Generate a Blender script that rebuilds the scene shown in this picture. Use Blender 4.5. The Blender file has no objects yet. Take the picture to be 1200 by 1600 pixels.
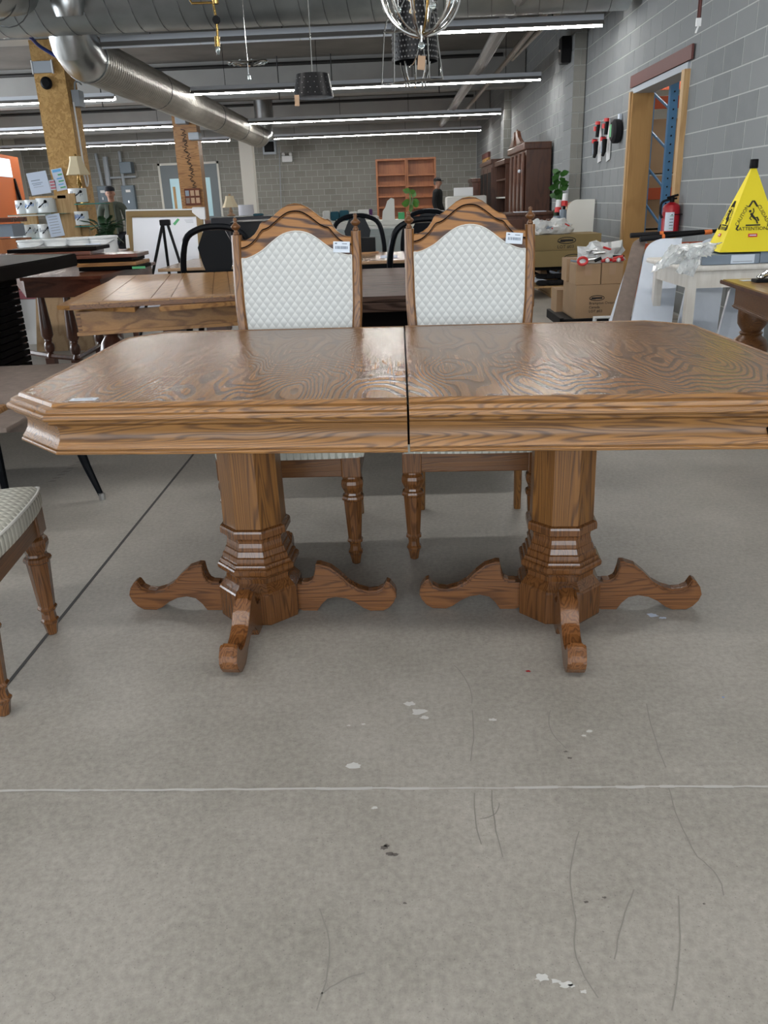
import bpy, bmesh, math, random
from mathutils import Vector, Matrix
random.seed(7)
sc = bpy.context.scene
C = sc.collection
PI = math.pi
R = math.radians
# ---------------------------------------------------------------- camera, light, exposure
PITCH, ROLL, YAW, FPX, CH = R(20.945), R(-2.214), R(-1.746), 1267.0, 1.16
fw = Vector((math.sin(YAW)*math.cos(PITCH), math.cos(YAW)*math.cos(PITCH), -math.sin(PITCH)))
rt0 = Vector((math.cos(YAW), -math.sin(YAW), 0)); up0 = rt0.cross(fw)
RT = rt0*math.cos(ROLL) + up0*math.sin(ROLL); UP = up0*math.cos(ROLL) - rt0*math.sin(ROLL)
cd = bpy.data.cameras.new('camera'); cam = bpy.data.objects.new('camera', cd); C.objects.link(cam)
cd.sensor_fit = 'VERTICAL'; cd.sensor_height = 36.0; cd.lens = 36.0*FPX/1600.0
cd.clip_start = .02; cd.clip_end = 200
cam.matrix_world = Matrix(((RT.x, UP.x, -fw.x, 0), (RT.y, UP.y, -fw.y, 0), (RT.z, UP.z, -fw.z, CH), (0, 0, 0, 1)))
sc.camera = cam
sc.view_settings.view_transform = 'Standard'; sc.view_settings.look = 'None'
sc.view_settings.gamma = 1; sc.view_settings.use_curve_mapping = False
sc.view_settings.exposure = -0.1
w = bpy.data.worlds.new('world'); sc.world = w; w.use_nodes = True
w.node_tree.nodes['Background'].inputs[0].default_value = (.75, .85, 1, 1)
w.node_tree.nodes['Background'].inputs[1].default_value = .5
def area(name, loc, rot, sx, sy, power, col):
    l = bpy.data.lights.new(name, 'AREA'); l.shape = 'RECTANGLE'; l.size = sx; l.size_y = sy
    l.energy = power; l.color = col
    o = bpy.data.objects.new(name, l); o.location = loc; o.rotation_euler = rot; C.objects.link(o); return o
# daylight through the shop's windows behind the photographer and along the far left side
area('window_daylight', (-1.5, -4.4, 1.9), (R(90), 0, 0), 9, 2.6, 430, (.86, .93, 1))
area('side_window_daylight', (-12.6, 12, 2.0), (R(90), 0, R(-90)), 16, 2.2, 1300, (.86, .93, 1))
TUBE = 80.0

def ray(px, py): return fw*FPX + RT*(px-600) - UP*(py-800)
def at(px, py, Y):                     # the point at depth Y that the photograph shows at this pixel
    d = ray(px, py); t = Y/d.y; return Vector((d.x*t, Y, CH+d.z*t))
def atz(px, py, z):
    d = ray(px, py); t = (z-CH)/d.z; return Vector((d.x*t, d.y*t, z))
def atx(px, py, X):
    d = ray(px, py); t = X/d.x; return Vector((X, d.y*t, CH+d.z*t))

# ---------------------------------------------------------------- materials
MATS = {}
class N:
    def __init__(s, m): s.t = m.node_tree; s.n = s.t.nodes; s.b = s.n['Principled BSDF']
    def new(s, typ, **k):
        x = s.n.new(typ)
        for a, v in k.items():
            if a.startswith('i_'):
                key = a[2:]; key = int(key) if key.isdigit() else key.replace('_', ' ')
                x.inputs[key].default_value = v
            else: setattr(x, a, v)
        return x
    def l(s, a, b): s.t.links.new(a, b)
def c4(c): return (c[0], c[1], c[2], 1)
def base(name):
    m = bpy.data.materials.new(name); m.use_nodes = True; return m, N(m)
def plain(name, col, rough=.5, metal=0., bump=0., bscale=60, emit=None, var=0., trans=0., spec=.5, alpha=1, vs=6, ior=0):
    if name in MATS: return MATS[name]
    m, n = base(name)
    n.b.inputs['Base Color'].default_value = c4(col); n.b.inputs['Roughness'].default_value = rough
    n.b.inputs['Metallic'].default_value = metal; n.b.inputs['Specular IOR Level'].default_value = spec
    if ior: n.b.inputs['IOR'].default_value = ior
    if trans: n.b.inputs['Transmission Weight'].default_value = trans
    if alpha < 1: n.b.inputs['Alpha'].default_value = alpha
    if emit: n.b.inputs['Emission Color'].default_value = c4(col); n.b.inputs['Emission Strength'].default_value = emit
    if bump or var:
        tc = n.new('ShaderNodeTexCoord')
        if var:
            no = n.new('ShaderNodeTexNoise', i_Scale=vs, i_Detail=5.); n.l(tc.outputs['Object'], no.inputs['Vector'])
            cr = n.new('ShaderNodeValToRGB'); e = cr.color_ramp.elements
            e[0].position = .3; e[1].position = .7
            e[0].color = c4([x*(1-var) for x in col]); e[1].color = c4([min(1, x*(1+var)) for x in col])
            n.l(no.outputs['Fac'], cr.inputs['Fac']); n.l(cr.outputs['Color'], n.b.inputs['Base Color'])
        if bump:
            nb = n.new('ShaderNodeTexNoise', i_Scale=bscale, i_Detail=4.); n.l(tc.outputs['Object'], nb.inputs['Vector'])
            bp = n.new('ShaderNodeBump', i_Strength=bump, i_Distance=.01); n.l(nb.outputs['Fac'], bp.inputs['Height']); n.l(bp.outputs['Normal'], n.b.inputs['Normal'])
    MATS[name] = m; return m
def wood(name, light, dark, axis='X', scale=1., rough=.35, coat=.0, fig=9., amount=1., bump=.15, cross=7., ior=1.45):
    """grain lines are the contour lines of a noise stretched along one axis, plus fine pores"""
    if name in MATS: return MATS[name]
    m, n = base(name); tc = n.new('ShaderNodeTexCoord')
    s = {'X': (1., cross, cross), 'Y': (cross, 1., cross), 'Z': (cross, cross, 1.)}[axis]
    mp = n.new('ShaderNodeMapping'); mp.inputs['Scale'].default_value = [v*scale for v in s]
    n.l(tc.outputs['Object'], mp.inputs['Vector'])
    n1 = n.new('ShaderNodeTexNoise', i_Scale=.9, i_Detail=2., i_Roughness=.45); n.l(mp.outputs[0], n1.inputs['Vector'])
    mu = n.new('ShaderNodeMath', operation='MULTIPLY'); mu.inputs[1].default_value = fig*6.28; n.l(n1.outputs['Fac'], mu.inputs[0])
    si = n.new('ShaderNodeMath', operation='SINE'); n.l(mu.outputs[0], si.inputs[0])
    cr = n.new('ShaderNodeValToRGB'); e = cr.color_ramp.elements
    e[0].position = .5; e[1].position = 1.; e[0].color = (0, 0, 0, 1); e[1].color = (1, 1, 1, 1)
    ad = n.new('ShaderNodeMath', operation='MULTIPLY_ADD'); ad.inputs[1].default_value = .5; ad.inputs[2].default_value = .5
    n.l(si.outputs[0], ad.inputs[0]); n.l(ad.outputs[0], cr.inputs['Fac'])
    mp2 = n.new('ShaderNodeMapping'); mp2.inputs['Scale'].default_value = [1.5*scale if v == 1. else 60*scale for v in s]
    n.l(tc.outputs['Object'], mp2.inputs['Vector'])
    n2 = n.new('ShaderNodeTexNoise', i_Scale=3., i_Detail=4., i_Roughness=.7); n.l(mp2.outputs[0], n2.inputs['Vector'])
    mixf = n.new('ShaderNodeMath', operation='MULTIPLY_ADD'); mixf.inputs[1].default_value = .55*amount
    n.l(cr.outputs['Color'], mixf.inputs[0])
    m2 = n.new('ShaderNodeMath', operation='MULTIPLY'); m2.inputs[1].default_value = .75; n.l(n2.outputs['Fac'], m2.inputs[0]); n.l(m2.outputs[0], mixf.inputs[2])
    cr2 = n.new('ShaderNodeValToRGB'); e = cr2.color_ramp.elements
    e[0].position = .22; e[0].color = c4(light); e[1].position = .95; e[1].color = c4(dark)
    n.l(mixf.outputs[0], cr2.inputs['Fac']); n.l(cr2.outputs['Color'], n.b.inputs['Base Color'])
    n.b.inputs['IOR'].default_value = ior; n.b.inputs['Roughness'].default_value = rough; n.b.inputs['Coat Weight'].default_value = coat; n.b.inputs['Coat Roughness'].default_value = .15
    bp = n.new('ShaderNodeBump', i_Strength=bump, i_Distance=.002, invert=True); n.l(mixf.outputs[0], bp.inputs['Height']); n.l(bp.outputs['Normal'], n.b.inputs['Normal'])
    MATS[name] = m; return m
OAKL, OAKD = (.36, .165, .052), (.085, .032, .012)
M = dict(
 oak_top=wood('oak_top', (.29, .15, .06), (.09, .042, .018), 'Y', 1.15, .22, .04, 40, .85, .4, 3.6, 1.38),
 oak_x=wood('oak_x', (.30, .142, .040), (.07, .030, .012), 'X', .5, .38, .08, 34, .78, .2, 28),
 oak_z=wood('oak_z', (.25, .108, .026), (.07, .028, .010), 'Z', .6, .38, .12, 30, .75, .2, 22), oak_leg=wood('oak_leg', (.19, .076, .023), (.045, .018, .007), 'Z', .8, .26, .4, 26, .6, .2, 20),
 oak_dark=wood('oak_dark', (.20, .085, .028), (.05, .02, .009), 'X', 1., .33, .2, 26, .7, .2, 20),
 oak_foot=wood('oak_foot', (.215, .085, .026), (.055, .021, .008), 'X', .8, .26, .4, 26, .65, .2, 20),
 oak_crest=wood('oak_crest', (.39, .168, .036), (.055, .022, .011), 'X', 1.3, .45, .0, 11, 1.1, .2, 7),
 oak_old=wood('oak_old', (.37, .19, .065), (.17, .075, .026), 'X', 1.2, .38, .1, 12, .8),
 oak_old_y=wood('oak_old_y', (.40, .225, .085), (.22, .11, .04), 'Y', 1.2, .3, .2, 12, .7),
 walnut=wood('walnut', (.10, .062, .048), (.03, .018, .014), 'X', 1.0, .45, .0, 20, 1, .15, 7, 1.15),
 mahog=wood('mahog', (.16, .052, .028), (.06, .018, .012), 'X', 1.5, .25, .4, 4, .6),
 mahog_z=wood('mahog_z', (.13, .05, .03), (.045, .018, .012), 'Z', 1.5, .3, .3, 4, .6),
 hutch=wood('hutch', (.115, .045, .025), (.05, .02, .012), 'Z', 1.5, .35, .2, 4, .6),
 teak=wood('teak', (.42, .15, .05), (.27, .085, .027), 'Z', 1.2, .4, 0, 4, .5),
 pine=wood('pine', (.55, .36, .17), (.38, .22, .09), 'Z', 1.5, .6, 0, 5, .6),
 tan_top=wood('tan_top', (.40, .26, .15), (.27, .16, .085), 'X', 1.2, .25, .3, 5, .5),
 veneer=wood('veneer', (.44, .30, .17), (.27, .16, .08), 'Z', 1., .5, 0, 5, .7),
 espresso=plain('espresso', (.006, .005, .005), .4, ior=1.07), blackwood=plain('blackwood', (.004, .005, .007), .3, ior=1.2),
 black=plain('black', (.008, .008, .009), .5, ior=1.2), rubber=plain('rubber', (.014, .014, .016), .7, spec=.2),
 leather=plain('leather', (.012, .013, .015), .4, spec=.25, bump=.2, bscale=30), greyleather=plain('greyleather', (.05, .05, .058), .45, spec=.3, bump=.2, bscale=20),
 taupe=plain('taupe', (.20, .155, .13), .85, bump=.3, bscale=300, var=.12, vs=25),
 white=plain('white', (.78, .79, .80), .45), offwhite=plain('offwhite', (.68, .67, .62), .55), pail=plain('pail', (.80, .82, .82), .35),
 laminate=plain('laminate', (.68, .75, .86), .3, var=.04), whitewash=wood('whitewash', (.84, .81, .76), (.66, .62, .56), 'Z', 1.4, .5, 0, 5, .5),
 cushwhite=plain('cushwhite', (.62, .62, .59), .8), teal=plain('teal', (.008, .07, .10), .8), purple=plain('purple', (.08, .02, .10), .8),
 green=plain('green', (.03, .32, .10), .5), tape=plain('tape', (.10, .42, .18), .5), leafm=plain('leafm', (.035, .12, .02), .45, var=.4, vs=9), leaf=plain('leaf', (.08, .21, .03), .4, var=.4, vs=9), leafd=plain('leafd', (.02, .06, .022), .5, var=.4, vs=9),
 steel=plain('steel', (.55, .57, .58), .28, 1., var=.15, vs=4), duct=plain('duct', (.40, .43, .44), .34, .8, bump=.05, bscale=3, var=.18, vs=2.5), ductseam=plain('ductseam', (.22, .23, .24), .4, 1.),
 spiral=plain('spiral', (.40, .385, .35), .42, .6, var=.12, vs=3), chrome=plain('chrome', (.75, .75, .74), .12, 1.), brass=plain('brass', (.55, .36, .12), .25, 1.),
 housing=plain('housing', (.52, .55, .60), .4), reflector=plain('reflector', (.16, .15, .14), .5), tubeoff=plain('tubeoff', (.72, .76, .82), .3),
 ceil=plain('ceiling_concrete', (.16, .15, .135), .9, var=.22, vs=1.2), beam=plain('beam_paint', (.34, .34, .33), .85, var=.06, vs=2), pipe=plain('pipe', (.015, .015, .015), .5), tanpipe=plain('tanpipe', (.36, .32, .28), .5),
 osb=None, ply=wood('plywood', (.46, .27, .10), (.34, .18, .06), 'Z', .7, .6, 0, 8, .5, .05, 3), card=plain('cardboard', (.40, .265, .155), .85, var=.06, vs=5), cardo=plain('olive_cardboard', (.27, .20, .09), .85, var=.06, vs=4), ink=plain('ink', (.02, .02, .022), .8),
 glassg=plain('green_glass_edge', (.03, .25, .22), .15), glass=plain('glass', (.8, .9, .9), .05, trans=.9), plastic=plain('clear_plastic', (.86, .88, .88), .2, trans=.35, bump=.6, bscale=18),
 orange=plain('orange_paint', (.72, .17, .03), .6), rackorange=plain('rack_orange', (.42, .07, .02), .5), rackblue=plain('rack_blue', (.08, .22, .42), .45),
 red=plain('red', (.42, .01, .02), .35), redplastic=plain('red_plastic', (.60, .03, .03), .4), redbrown=plain('red_oxide', (.13, .045, .04), .7), lintel=plain('lintel', (.36, .40, .45), .6),
 doorgrey=plain('door_grey', (.15, .18, .20), .5), panelgrey=plain('panel_grey', (.16, .21, .26), .5), yellow=plain('yellow_fabric', (.85, .70, .02), .7, bump=.1, bscale=20),
 gold=plain('gold_frame', (.20, .125, .04), .45), board=plain('whiteboard', (.80, .82, .88), .35), foam=plain('foam', (.76, .76, .78), .6), paper=plain('paper', (.62, .70, .84), .7), shade=plain('shade_cream', (.80, .68, .46), .8), shadew=plain('shade_white', (.72, .71, .76), .8),
 skin=plain('skin', (.42, .22, .15), .6), jacket=plain('jacket_olive', (.10, .12, .10), .9), jacketb=plain('jacket_black', (.010, .012, .013), .9), shirt=plain('shirt', (.15, .14, .08), .9), trouser=plain('trousers', (.012, .014, .02), .9), hair=plain('hair_grey', (.12, .11, .10), .9),
 kraft=plain('kraft_tag', (.42, .28, .18), .8), label=plain('label_white', (.66, .73, .82), .5), labeltxt=plain('label_print', (.12, .16, .22), .8), pebble=plain('box_grey', (.22, .27, .33), .5),
 dresser=plain('dresser_grey', (.24, .27, .265), .5), mortar=plain('mortar', (.48, .49, .48), .9), joint=plain('joint', (.06, .06, .058), .9), jointw=plain('joint_white', (.52, .51, .49), .9), blueprint=plain('blue_print', (.15, .3, .65), .6), cyan=plain('cyan_print', (.15, .45, .8), .6),
 pink=plain('pink_print', (.6, .2, .25), .6), spot=plain('paint_spot', (.62, .62, .60), .7), spotd=plain('dark_spot', (.13, .115, .105), .6), meshblack=plain('pierced_black', (.008, .008, .009), .35, spec=.2), navy=plain('navy_cable', (.02, .04, .2), .4), mesh_dot=plain('dot', (.35, .35, .36), .3, .6),
)
def mat_osb():
    m, n = base('oriented_strand_board'); tc = n.new('ShaderNodeTexCoord')
    v = n.new('ShaderNodeTexVoronoi', i_Scale=22., i_Randomness=1.); no = n.new('ShaderNodeTexNoise', i_Scale=10., i_Detail=3.)
    mx = n.new('ShaderNodeMixRGB', i_Fac=.35); n.l(tc.outputs['Object'], mx.inputs[1]); n.l(no.outputs['Color'], mx.inputs[2])
    n.l(tc.outputs['Object'], no.inputs['Vector']); n.l(mx.outputs[0], v.inputs['Vector'])
    cr = n.new('ShaderNodeValToRGB'); e = cr.color_ramp.elements
    e[0].color = (.38, .21, .06, 1); e[1].color = (.56, .34, .12, 1); e[0].position = .1; e[1].position = .9
    sp = n.new('ShaderNodeSeparateColor'); n.l(v.outputs['Color'], sp.inputs[0]); n.l(sp.outputs[0], cr.inputs['Fac'])
    n.l(cr.outputs['Color'], n.b.inputs['Base Color']); n.b.inputs['Roughness'].default_value = .7
    return m
M['osb'] = mat_osb()
def mat_block(name, lo, hi):
    m, n = base(name); tc = n.new('ShaderNodeTexCoord'); oi = n.new('ShaderNodeObjectInfo')
    no = n.new('ShaderNodeTexNoise', i_Scale=9., i_Detail=6., i_Roughness=.65); n.l(tc.outputs['Object'], no.inputs['Vector'])
    ge = n.new('ShaderNodeNewGeometry')
    a = n.new('ShaderNodeMath', operation='MULTIPLY_ADD'); a.inputs[1].default_value = .55; n.l(ge.outputs['Random Per Island'], a.inputs[0])
    a0 = n.new('ShaderNodeMath', operation='MULTIPLY_ADD'); a0.inputs[1].default_value = .6; n.l(oi.outputs['Random'], a0.inputs[0]); 
    a1 = n.new('ShaderNodeMath', operation='MULTIPLY'); a1.inputs[1].default_value = .45; n.l(no.outputs['Fac'], a1.inputs[0])
    n.l(a1.outputs[0], a0.inputs[2]); n.l(a0.outputs[0], a.inputs[2])
    cr = n.new('ShaderNodeValToRGB'); e = cr.color_ramp.elements; e[0].position = .1; e[1].position = 1.2 if False else 1.; e[0].color = c4(lo); e[1].color = c4(hi)
    n.l(a.outputs[0], cr.inputs['Fac']); n.l(cr.outputs['Color'], n.b.inputs['Base Color']); n.b.inputs['Roughness'].default_value = .9
    bp = n.new('ShaderNodeBump', i_Strength=.25, i_Distance=.004); n2 = n.new('ShaderNodeTexNoise', i_Scale=80., i_Detail=3.)
    n.l(tc.outputs['Object'], n2.inputs['Vector']); n.l(n2.outputs['Fac'], bp.inputs['Height']); n.l(bp.outputs['Normal'], n.b.inputs['Normal'])
    return m
M['block'] = mat_block('concrete_block', (.14, .152, .16), (.24, .253, .258))
M['blockb'] = mat_block('concrete_block_back', (.16, .16, .145), (.285, .28, .255))
def mat_floor():
    m, n = base('polished_concrete'); tc = n.new('ShaderNodeTexCoord')
    n1 = n.new('ShaderNodeTexNoise', i_Scale=1.1, i_Detail=9., i_Roughness=.68); n2 = n.new('ShaderNodeTexNoise', i_Scale=70., i_Detail=5., i_Roughness=.7)
    n3 = n.new('ShaderNodeTexNoise', i_Scale=240., i_Detail=2.)
    for x in (n1, n2, n3): n.l(tc.outputs['Object'], x.inputs['Vector'])
    a = n.new('ShaderNodeMath', operation='MULTIPLY_ADD'); a.inputs[1].default_value = .45; n.l(n2.outputs['Fac'], a.inputs[0])
    b = n.new('ShaderNodeMath', operation='MULTIPLY'); b.inputs[1].default_value = .6; n.l(n1.outputs['Fac'], b.inputs[0]); n.l(b.outputs[0], a.inputs[2])
    cr = n.new('ShaderNodeValToRGB'); e = cr.color_ramp.elements; e[0].position = .36; e[1].position = .68
    e[0].color = (.235, .22, .193, 1); e[1].color = (.465, .437, .392, 1); n.l(a.outputs[0], cr.inputs['Fac'])
    # tiny dark pits and long faint scratches
    c2 = n.new('ShaderNodeValToRGB'); e = c2.color_ramp.elements; e[0].position = .27; e[1].position = .36; e[0].color = (.62, .62, .62, 1); e[1].color = (1, 1, 1, 1); n.l(n3.outputs['Fac'], c2.inputs['Fac'])
    mu = n.new('ShaderNodeMixRGB', blend_type='MULTIPLY', i_Fac=1.); n.l(cr.outputs['Color'], mu.inputs[1]); n.l(c2.outputs['Color'], mu.inputs[2])
    n.l(mu.outputs[0], n.b.inputs['Base Color'])
    r = n.new('ShaderNodeMapRange'); r.inputs['To Min'].default_value = .36; r.inputs['To Max'].default_value = .6; n.l(n1.outputs['Fac'], r.inputs['Value']); n.l(r.outputs[0], n.b.inputs['Roughness'])
    bp = n.new('ShaderNodeBump', i_Strength=.12, i_Distance=.002); n.l(n2.outputs['Fac'], bp.inputs['Height']); n.l(bp.outputs['Normal'], n.b.inputs['Normal'])
    return m
M['floor'] = mat_floor()
def mat_quilt(name, axes, lo, hi, a, b):
    """diamond quilted weave: u,v are diagonals in the plane given by two axes"""
    m, n = base(name); tc = n.new('ShaderNodeTexCoord'); s = n.new('ShaderNodeSeparateXYZ'); n.l(tc.outputs['Object'], s.inputs[0])
    def ma(op, x, y=None, v=None, v2=None):
        k = n.new('ShaderNodeMath', operation=op)
        n.l(x, k.inputs[0]) if x is not None else None
        if y is not None: n.l(y, k.inputs[1])
        if v is not None: k.inputs[1].default_value = v
        if v2 is not None: k.inputs[2].default_value = v2
        return k.outputs[0]
    X = ma('MULTIPLY', s.outputs[axes[0]], v=1/a); Z = ma('MULTIPLY', s.outputs[axes[1]], v=1/b)
    u = ma('FRACT', ma('ADD', ma('ADD', X, Z), v=100.)); v = ma('FRACT', ma('ADD', ma('SUBTRACT', X, Z), v=100.))
    cu = ma('ABSOLUTE', ma('SUBTRACT', u, v=.5)); cv = ma('ABSOLUTE', ma('SUBTRACT', v, v=.5))
    mxx = ma('MAXIMUM', cu, cv)                       # .5 on the seams
    h = ma('SUBTRACT', None or ma('MULTIPLY', mxx, v=-1.), v=-.5)
    # one half of each diamond is woven lighter
    dif = ma('SUBTRACT', u, v); st = n.new('ShaderNodeMapRange'); st.inputs['From Min'].default_value = -.75; st.inputs['From Max'].default_value = .75; n.l(dif, st.inputs['Value'])
    cr = n.new('ShaderNodeValToRGB'); e = cr.color_ramp.elements; e[0].position = .25; e[1].position = .8; e[0].color = c4(lo); e[1].color = c4(hi); n.l(st.outputs[0], cr.inputs['Fac'])
    sm = n.new('ShaderNodeMapRange'); sm.inputs['From Min'].default_value = .43; sm.inputs['From Max'].default_value = .5; sm.inputs['To Min'].default_value = 0; sm.inputs['To Max'].default_value = .3; n.l(mxx, sm.inputs['Value'])
    mx = n.new('ShaderNodeMixRGB'); mx.inputs[2].default_value = c4([x*.6 for x in lo]); n.l(sm.outputs[0], mx.inputs[0]); n.l(cr.outputs['Color'], mx.inputs[1]); n.l(mx.outputs[0], n.b.inputs['Base Color'])
    bp = n.new('ShaderNodeBump', i_Strength=.6, i_Distance=.004); n.l(h, bp.inputs['Height']); n.l(bp.outputs['Normal'], n.b.inputs['Normal'])
    n.b.inputs['Roughness'].default_value = .75; return m
M['quilt'] = mat_quilt('quilt_back', ('X', 'Z'), (.49, .51, .51), (.68, .70, .69), .029, .037)
M['quilts'] = mat_quilt('quilt_seat', ('X', 'Y'), (.40, .40, .35), (.70, .70, .63), .023, .034)
M['tube'] = plain('lit_tube', (1, .975, .93), .5, emit=TUBE)
M['skyglass'] = plain('daylit_window', (.75, .86, 1), .5, emit=.9)
M['backglass'] = plain('lit_door_glass', (.35, .55, .62), .3, emit=.25)

# ---------------------------------------------------------------- mesh helpers
class B:
    def __init__(s): s.bm = bmesh.new()
    def _add(s, vs, fs, mtx=None):
        v = [s.bm.verts.new(mtx @ Vector(p) if mtx else p) for p in vs]
        for f in fs:
            try: s.bm.faces.new([v[i] for i in f])
            except ValueError: pass
        return s
    def box(s, x0, x1, y0, y1, z0, z1, bev=0, mtx=None):
        vs = [(x, y, z) for x in (x0, x1) for y in (y0, y1) for z in (z0, z1)]
        fs = [(0, 1, 3, 2), (4, 6, 7, 5), (0, 4, 5, 1), (2, 3, 7, 6), (0, 2, 6, 4), (1, 5, 7, 3)]
        if not bev: return s._add(vs, fs, mtx)
        t = bmesh.new(); v = [t.verts.new(p) for p in vs]
        for f in fs: t.faces.new([v[i] for i in f])
        bmesh.ops.bevel(t, geom=t.edges[:], offset=bev, segments=2, affect='EDGES', profile=.6)
        t.verts.index_update()
        s._add([tuple(q.co) for q in t.verts], [[q.index for q in f.verts] for f in t.faces], mtx); t.free(); return s
    def tube(s, pts, r, seg=8, cap=True, closed=False):
        pts = [Vector(p) for p in pts]; n = len(pts); rr = r if isinstance(r, (list, tuple)) else [r]*n
        rings = []; prev = None
        for i, p in enumerate(pts):
            d = (pts[(i+1) % n]-pts[i-1]) if closed else (pts[min(i+1, n-1)]-pts[max(i-1, 0)])
            d = d.normalized() if d.length > 1e-9 else Vector((0, 0, 1))
            if prev is None:
                a = Vector((0, 0, 1)) if abs(d.z) < .9 else Vector((1, 0, 0))
                x = d.cross(a).normalized()
            else: x = (prev - d*prev.dot(d)).normalized()
            prev = x; y = d.cross(x)
            rings.append([s.bm.verts.new(p+(x*math.cos(t)+y*math.sin(t))*rr[i]) for t in [2*PI*k/seg for k in range(seg)]])
        m = n if closed else n-1
        for i in range(m):
            a, b = rings[i], rings[(i+1) % n]
            for k in range(seg): s.bm.faces.new((a[k], a[(k+1) % seg], b[(k+1) % seg], b[k]))
        if cap and not closed: s.bm.faces.new(rings[0][::-1]); s.bm.faces.new(rings[-1])
        return s
    def lathe(s, prof, seg=16, c=(0, 0, 0), rot=0., mtx=None, cap=True, sx=1., sy=1.):
        rings = []
        for r, z in prof:
            ring = []
            for k in range(seg):
                t = rot+2*PI*k/seg; p = Vector((c[0]+r*sx*math.cos(t), c[1]+r*sy*math.sin(t), c[2]+z))
                ring.append(s.bm.verts.new(mtx @ p if mtx else p))
            rings.append(ring)
        for a, b in zip(rings, rings[1:]):
            for k in range(seg): s.bm.faces.new((a[k], a[(k+1) % seg], b[(k+1) % seg], b[k]))
        if cap: s.bm.faces.new(rings[0][::-1]); s.bm.faces.new(rings[-1])
        return s
    def prism(s, poly, a0, a1, axis='Y', bev=0, mtx=None):
        """poly in the two other axes (x,z for Y; y,z for X; x,y for Z), extruded from a0 to a1"""
        def P(u, v, a): return {'Y': (u, a, v), 'X': (a, u, v), 'Z': (u, v, a)}[axis]
        n = len(poly); t = bmesh.new()
        f0 = [t.verts.new(P(u, v, a0)) for u, v in poly]; f1 = [t.verts.new(P(u, v, a1)) for u, v in poly]
        t.faces.new(f0); t.faces.new(f1[::-1])
        for i in range(n): t.faces.new((f0[i], f1[i], f1[(i+1) % n], f0[(i+1) % n]))
        bmesh.ops.recalc_face_normals(t, faces=t.faces[:])
        if bev:
            es = [e for e in t.edges if all(len(f.verts) > 4 or True for f in e.link_faces) and ((e.verts[0] in f0) == (e.verts[1] in f0))]
            bmesh.ops.bevel(t, geom=es, offset=bev, segments=2, affect='EDGES')
        t.verts.index_update()
        s._add([tuple(q.co) for q in t.verts], [[q.index for q in f.verts] for f in t.faces], mtx); t.free(); return s
    def sphere(s, c, rx, ry=None, rz=None, u=12, v=8):
        ry = ry or rx; rz = rz or rx
        t = bmesh.new(); bmesh.ops.create_uvsphere(t, u_segments=u, v_segments=v, radius=1); t.verts.index_update()
        s._add([(c[0]+q.co.x*rx, c[1]+q.co.y*ry, c[2]+q.co.z*rz) for q in t.verts], [[q.index for q in f.verts] for f in t.faces]); t.free(); return s
    def quad(s, a, b, c, d): return s._add([a, b, c, d], [(0, 1, 2, 3)])
    def build(s, name, m, parent=None, smooth=False, world=False, ang=35, kind=None, label=None):
        bmesh.ops.recalc_face_normals(s.bm, faces=s.bm.faces[:])
        me = bpy.data.meshes.new(name)
        if world and parent is not None: s.bm.transform(parent_world(parent).inverted())
        s.bm.to_mesh(me); s.bm.free()
        if isinstance(m, str): m = M[m]
        me.materials.append(m)
        if smooth:
            for p in me.polygons: p.use_smooth = True
            try: me.set_sharp_from_angle(angle=R(ang))
            except Exception: pass
        o = bpy.data.objects.new(name, me); C.objects.link(o)
        if parent is not None: o.parent = parent
        if kind: o['kind'] = kind
        if label: o['label'] = label
        return o
def parent_world(o):
    m = Matrix.Translation(o.location) @ o.rotation_euler.to_matrix().to_4x4()
    return parent_world(o.parent) @ m if o.parent else m
def T(name, label, cat, loc=(0, 0, 0), rz=0, group=None):
    o = bpy.data.objects.new(name, None); C.objects.link(o); o.location = loc; o.rotation_euler = (0, 0, rz); o.empty_display_size = .1
    o['label'] = label; o['category'] = cat
    if group: o['group'] = group
    return o
def tag(o, label, cat, group=None):
    o['label'] = label; o['category'] = cat
    if group: o['group'] = group
    return o
def copy_tree(o, parent=None):
    c = o.copy(); C.objects.link(c); c.parent = parent
    for ch in [x for x in bpy.data.objects if x.parent == o]: copy_tree(ch, c)
    return c
def st(o): o['kind'] = 'structure'; return o
def text(body, size, name, m, parent, mtx, thick=.0008, align='CENTER'):
    cu = bpy.data.curves.new(name, 'FONT'); cu.body = body; cu.size = size; cu.extrude = thick; cu.align_x = align; cu.align_y = 'CENTER'; cu.resolution_u = 2
    o = bpy.data.objects.new('tmp', cu); C.objects.link(o); dg = bpy.context.evaluated_depsgraph_get()
    me = bpy.data.meshes.new_from_object(o.evaluated_get(dg)); bpy.data.objects.remove(o); bpy.data.curves.remove(cu)
    me.transform(parent_world(parent).inverted() @ mtx if parent else mtx); me.materials.clear(); me.materials.append(M[m]); me.name = name
    q = bpy.data.objects.new(name, me); C.objects.link(q); q.parent = parent; return q
def face_mtx(loc, xdir, ydir):
    x = Vector(xdir).normalized(); y = Vector(ydir); y = (y-x*y.dot(x)).normalized(); z = x.cross(y)
    return Matrix(((x.x, y.x, z.x, loc[0]), (x.y, y.y, z.y, loc[1]), (x.z, y.z, z.z, loc[2]), (0, 0, 0, 1)))
def smoothpts(ctrl, k=6):
    """Catmull-Rom through the control points"""
    P = [Vector(p) for p in ctrl]; P = [P[0]*2-P[1]] + P + [P[-1]*2-P[-2]]; out = []
    for i in range(1, len(P)-2):
        for j in range(k):
            t = j/k; a, b, c, d = P[i-1], P[i], P[i+1], P[i+2]
            out.append(.5*((2*b)+(c-a)*t+(2*a-5*b+4*c-d)*t*t+(3*b-a-3*c+d)*t**3))
    out.append(P[-2]); return out
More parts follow.
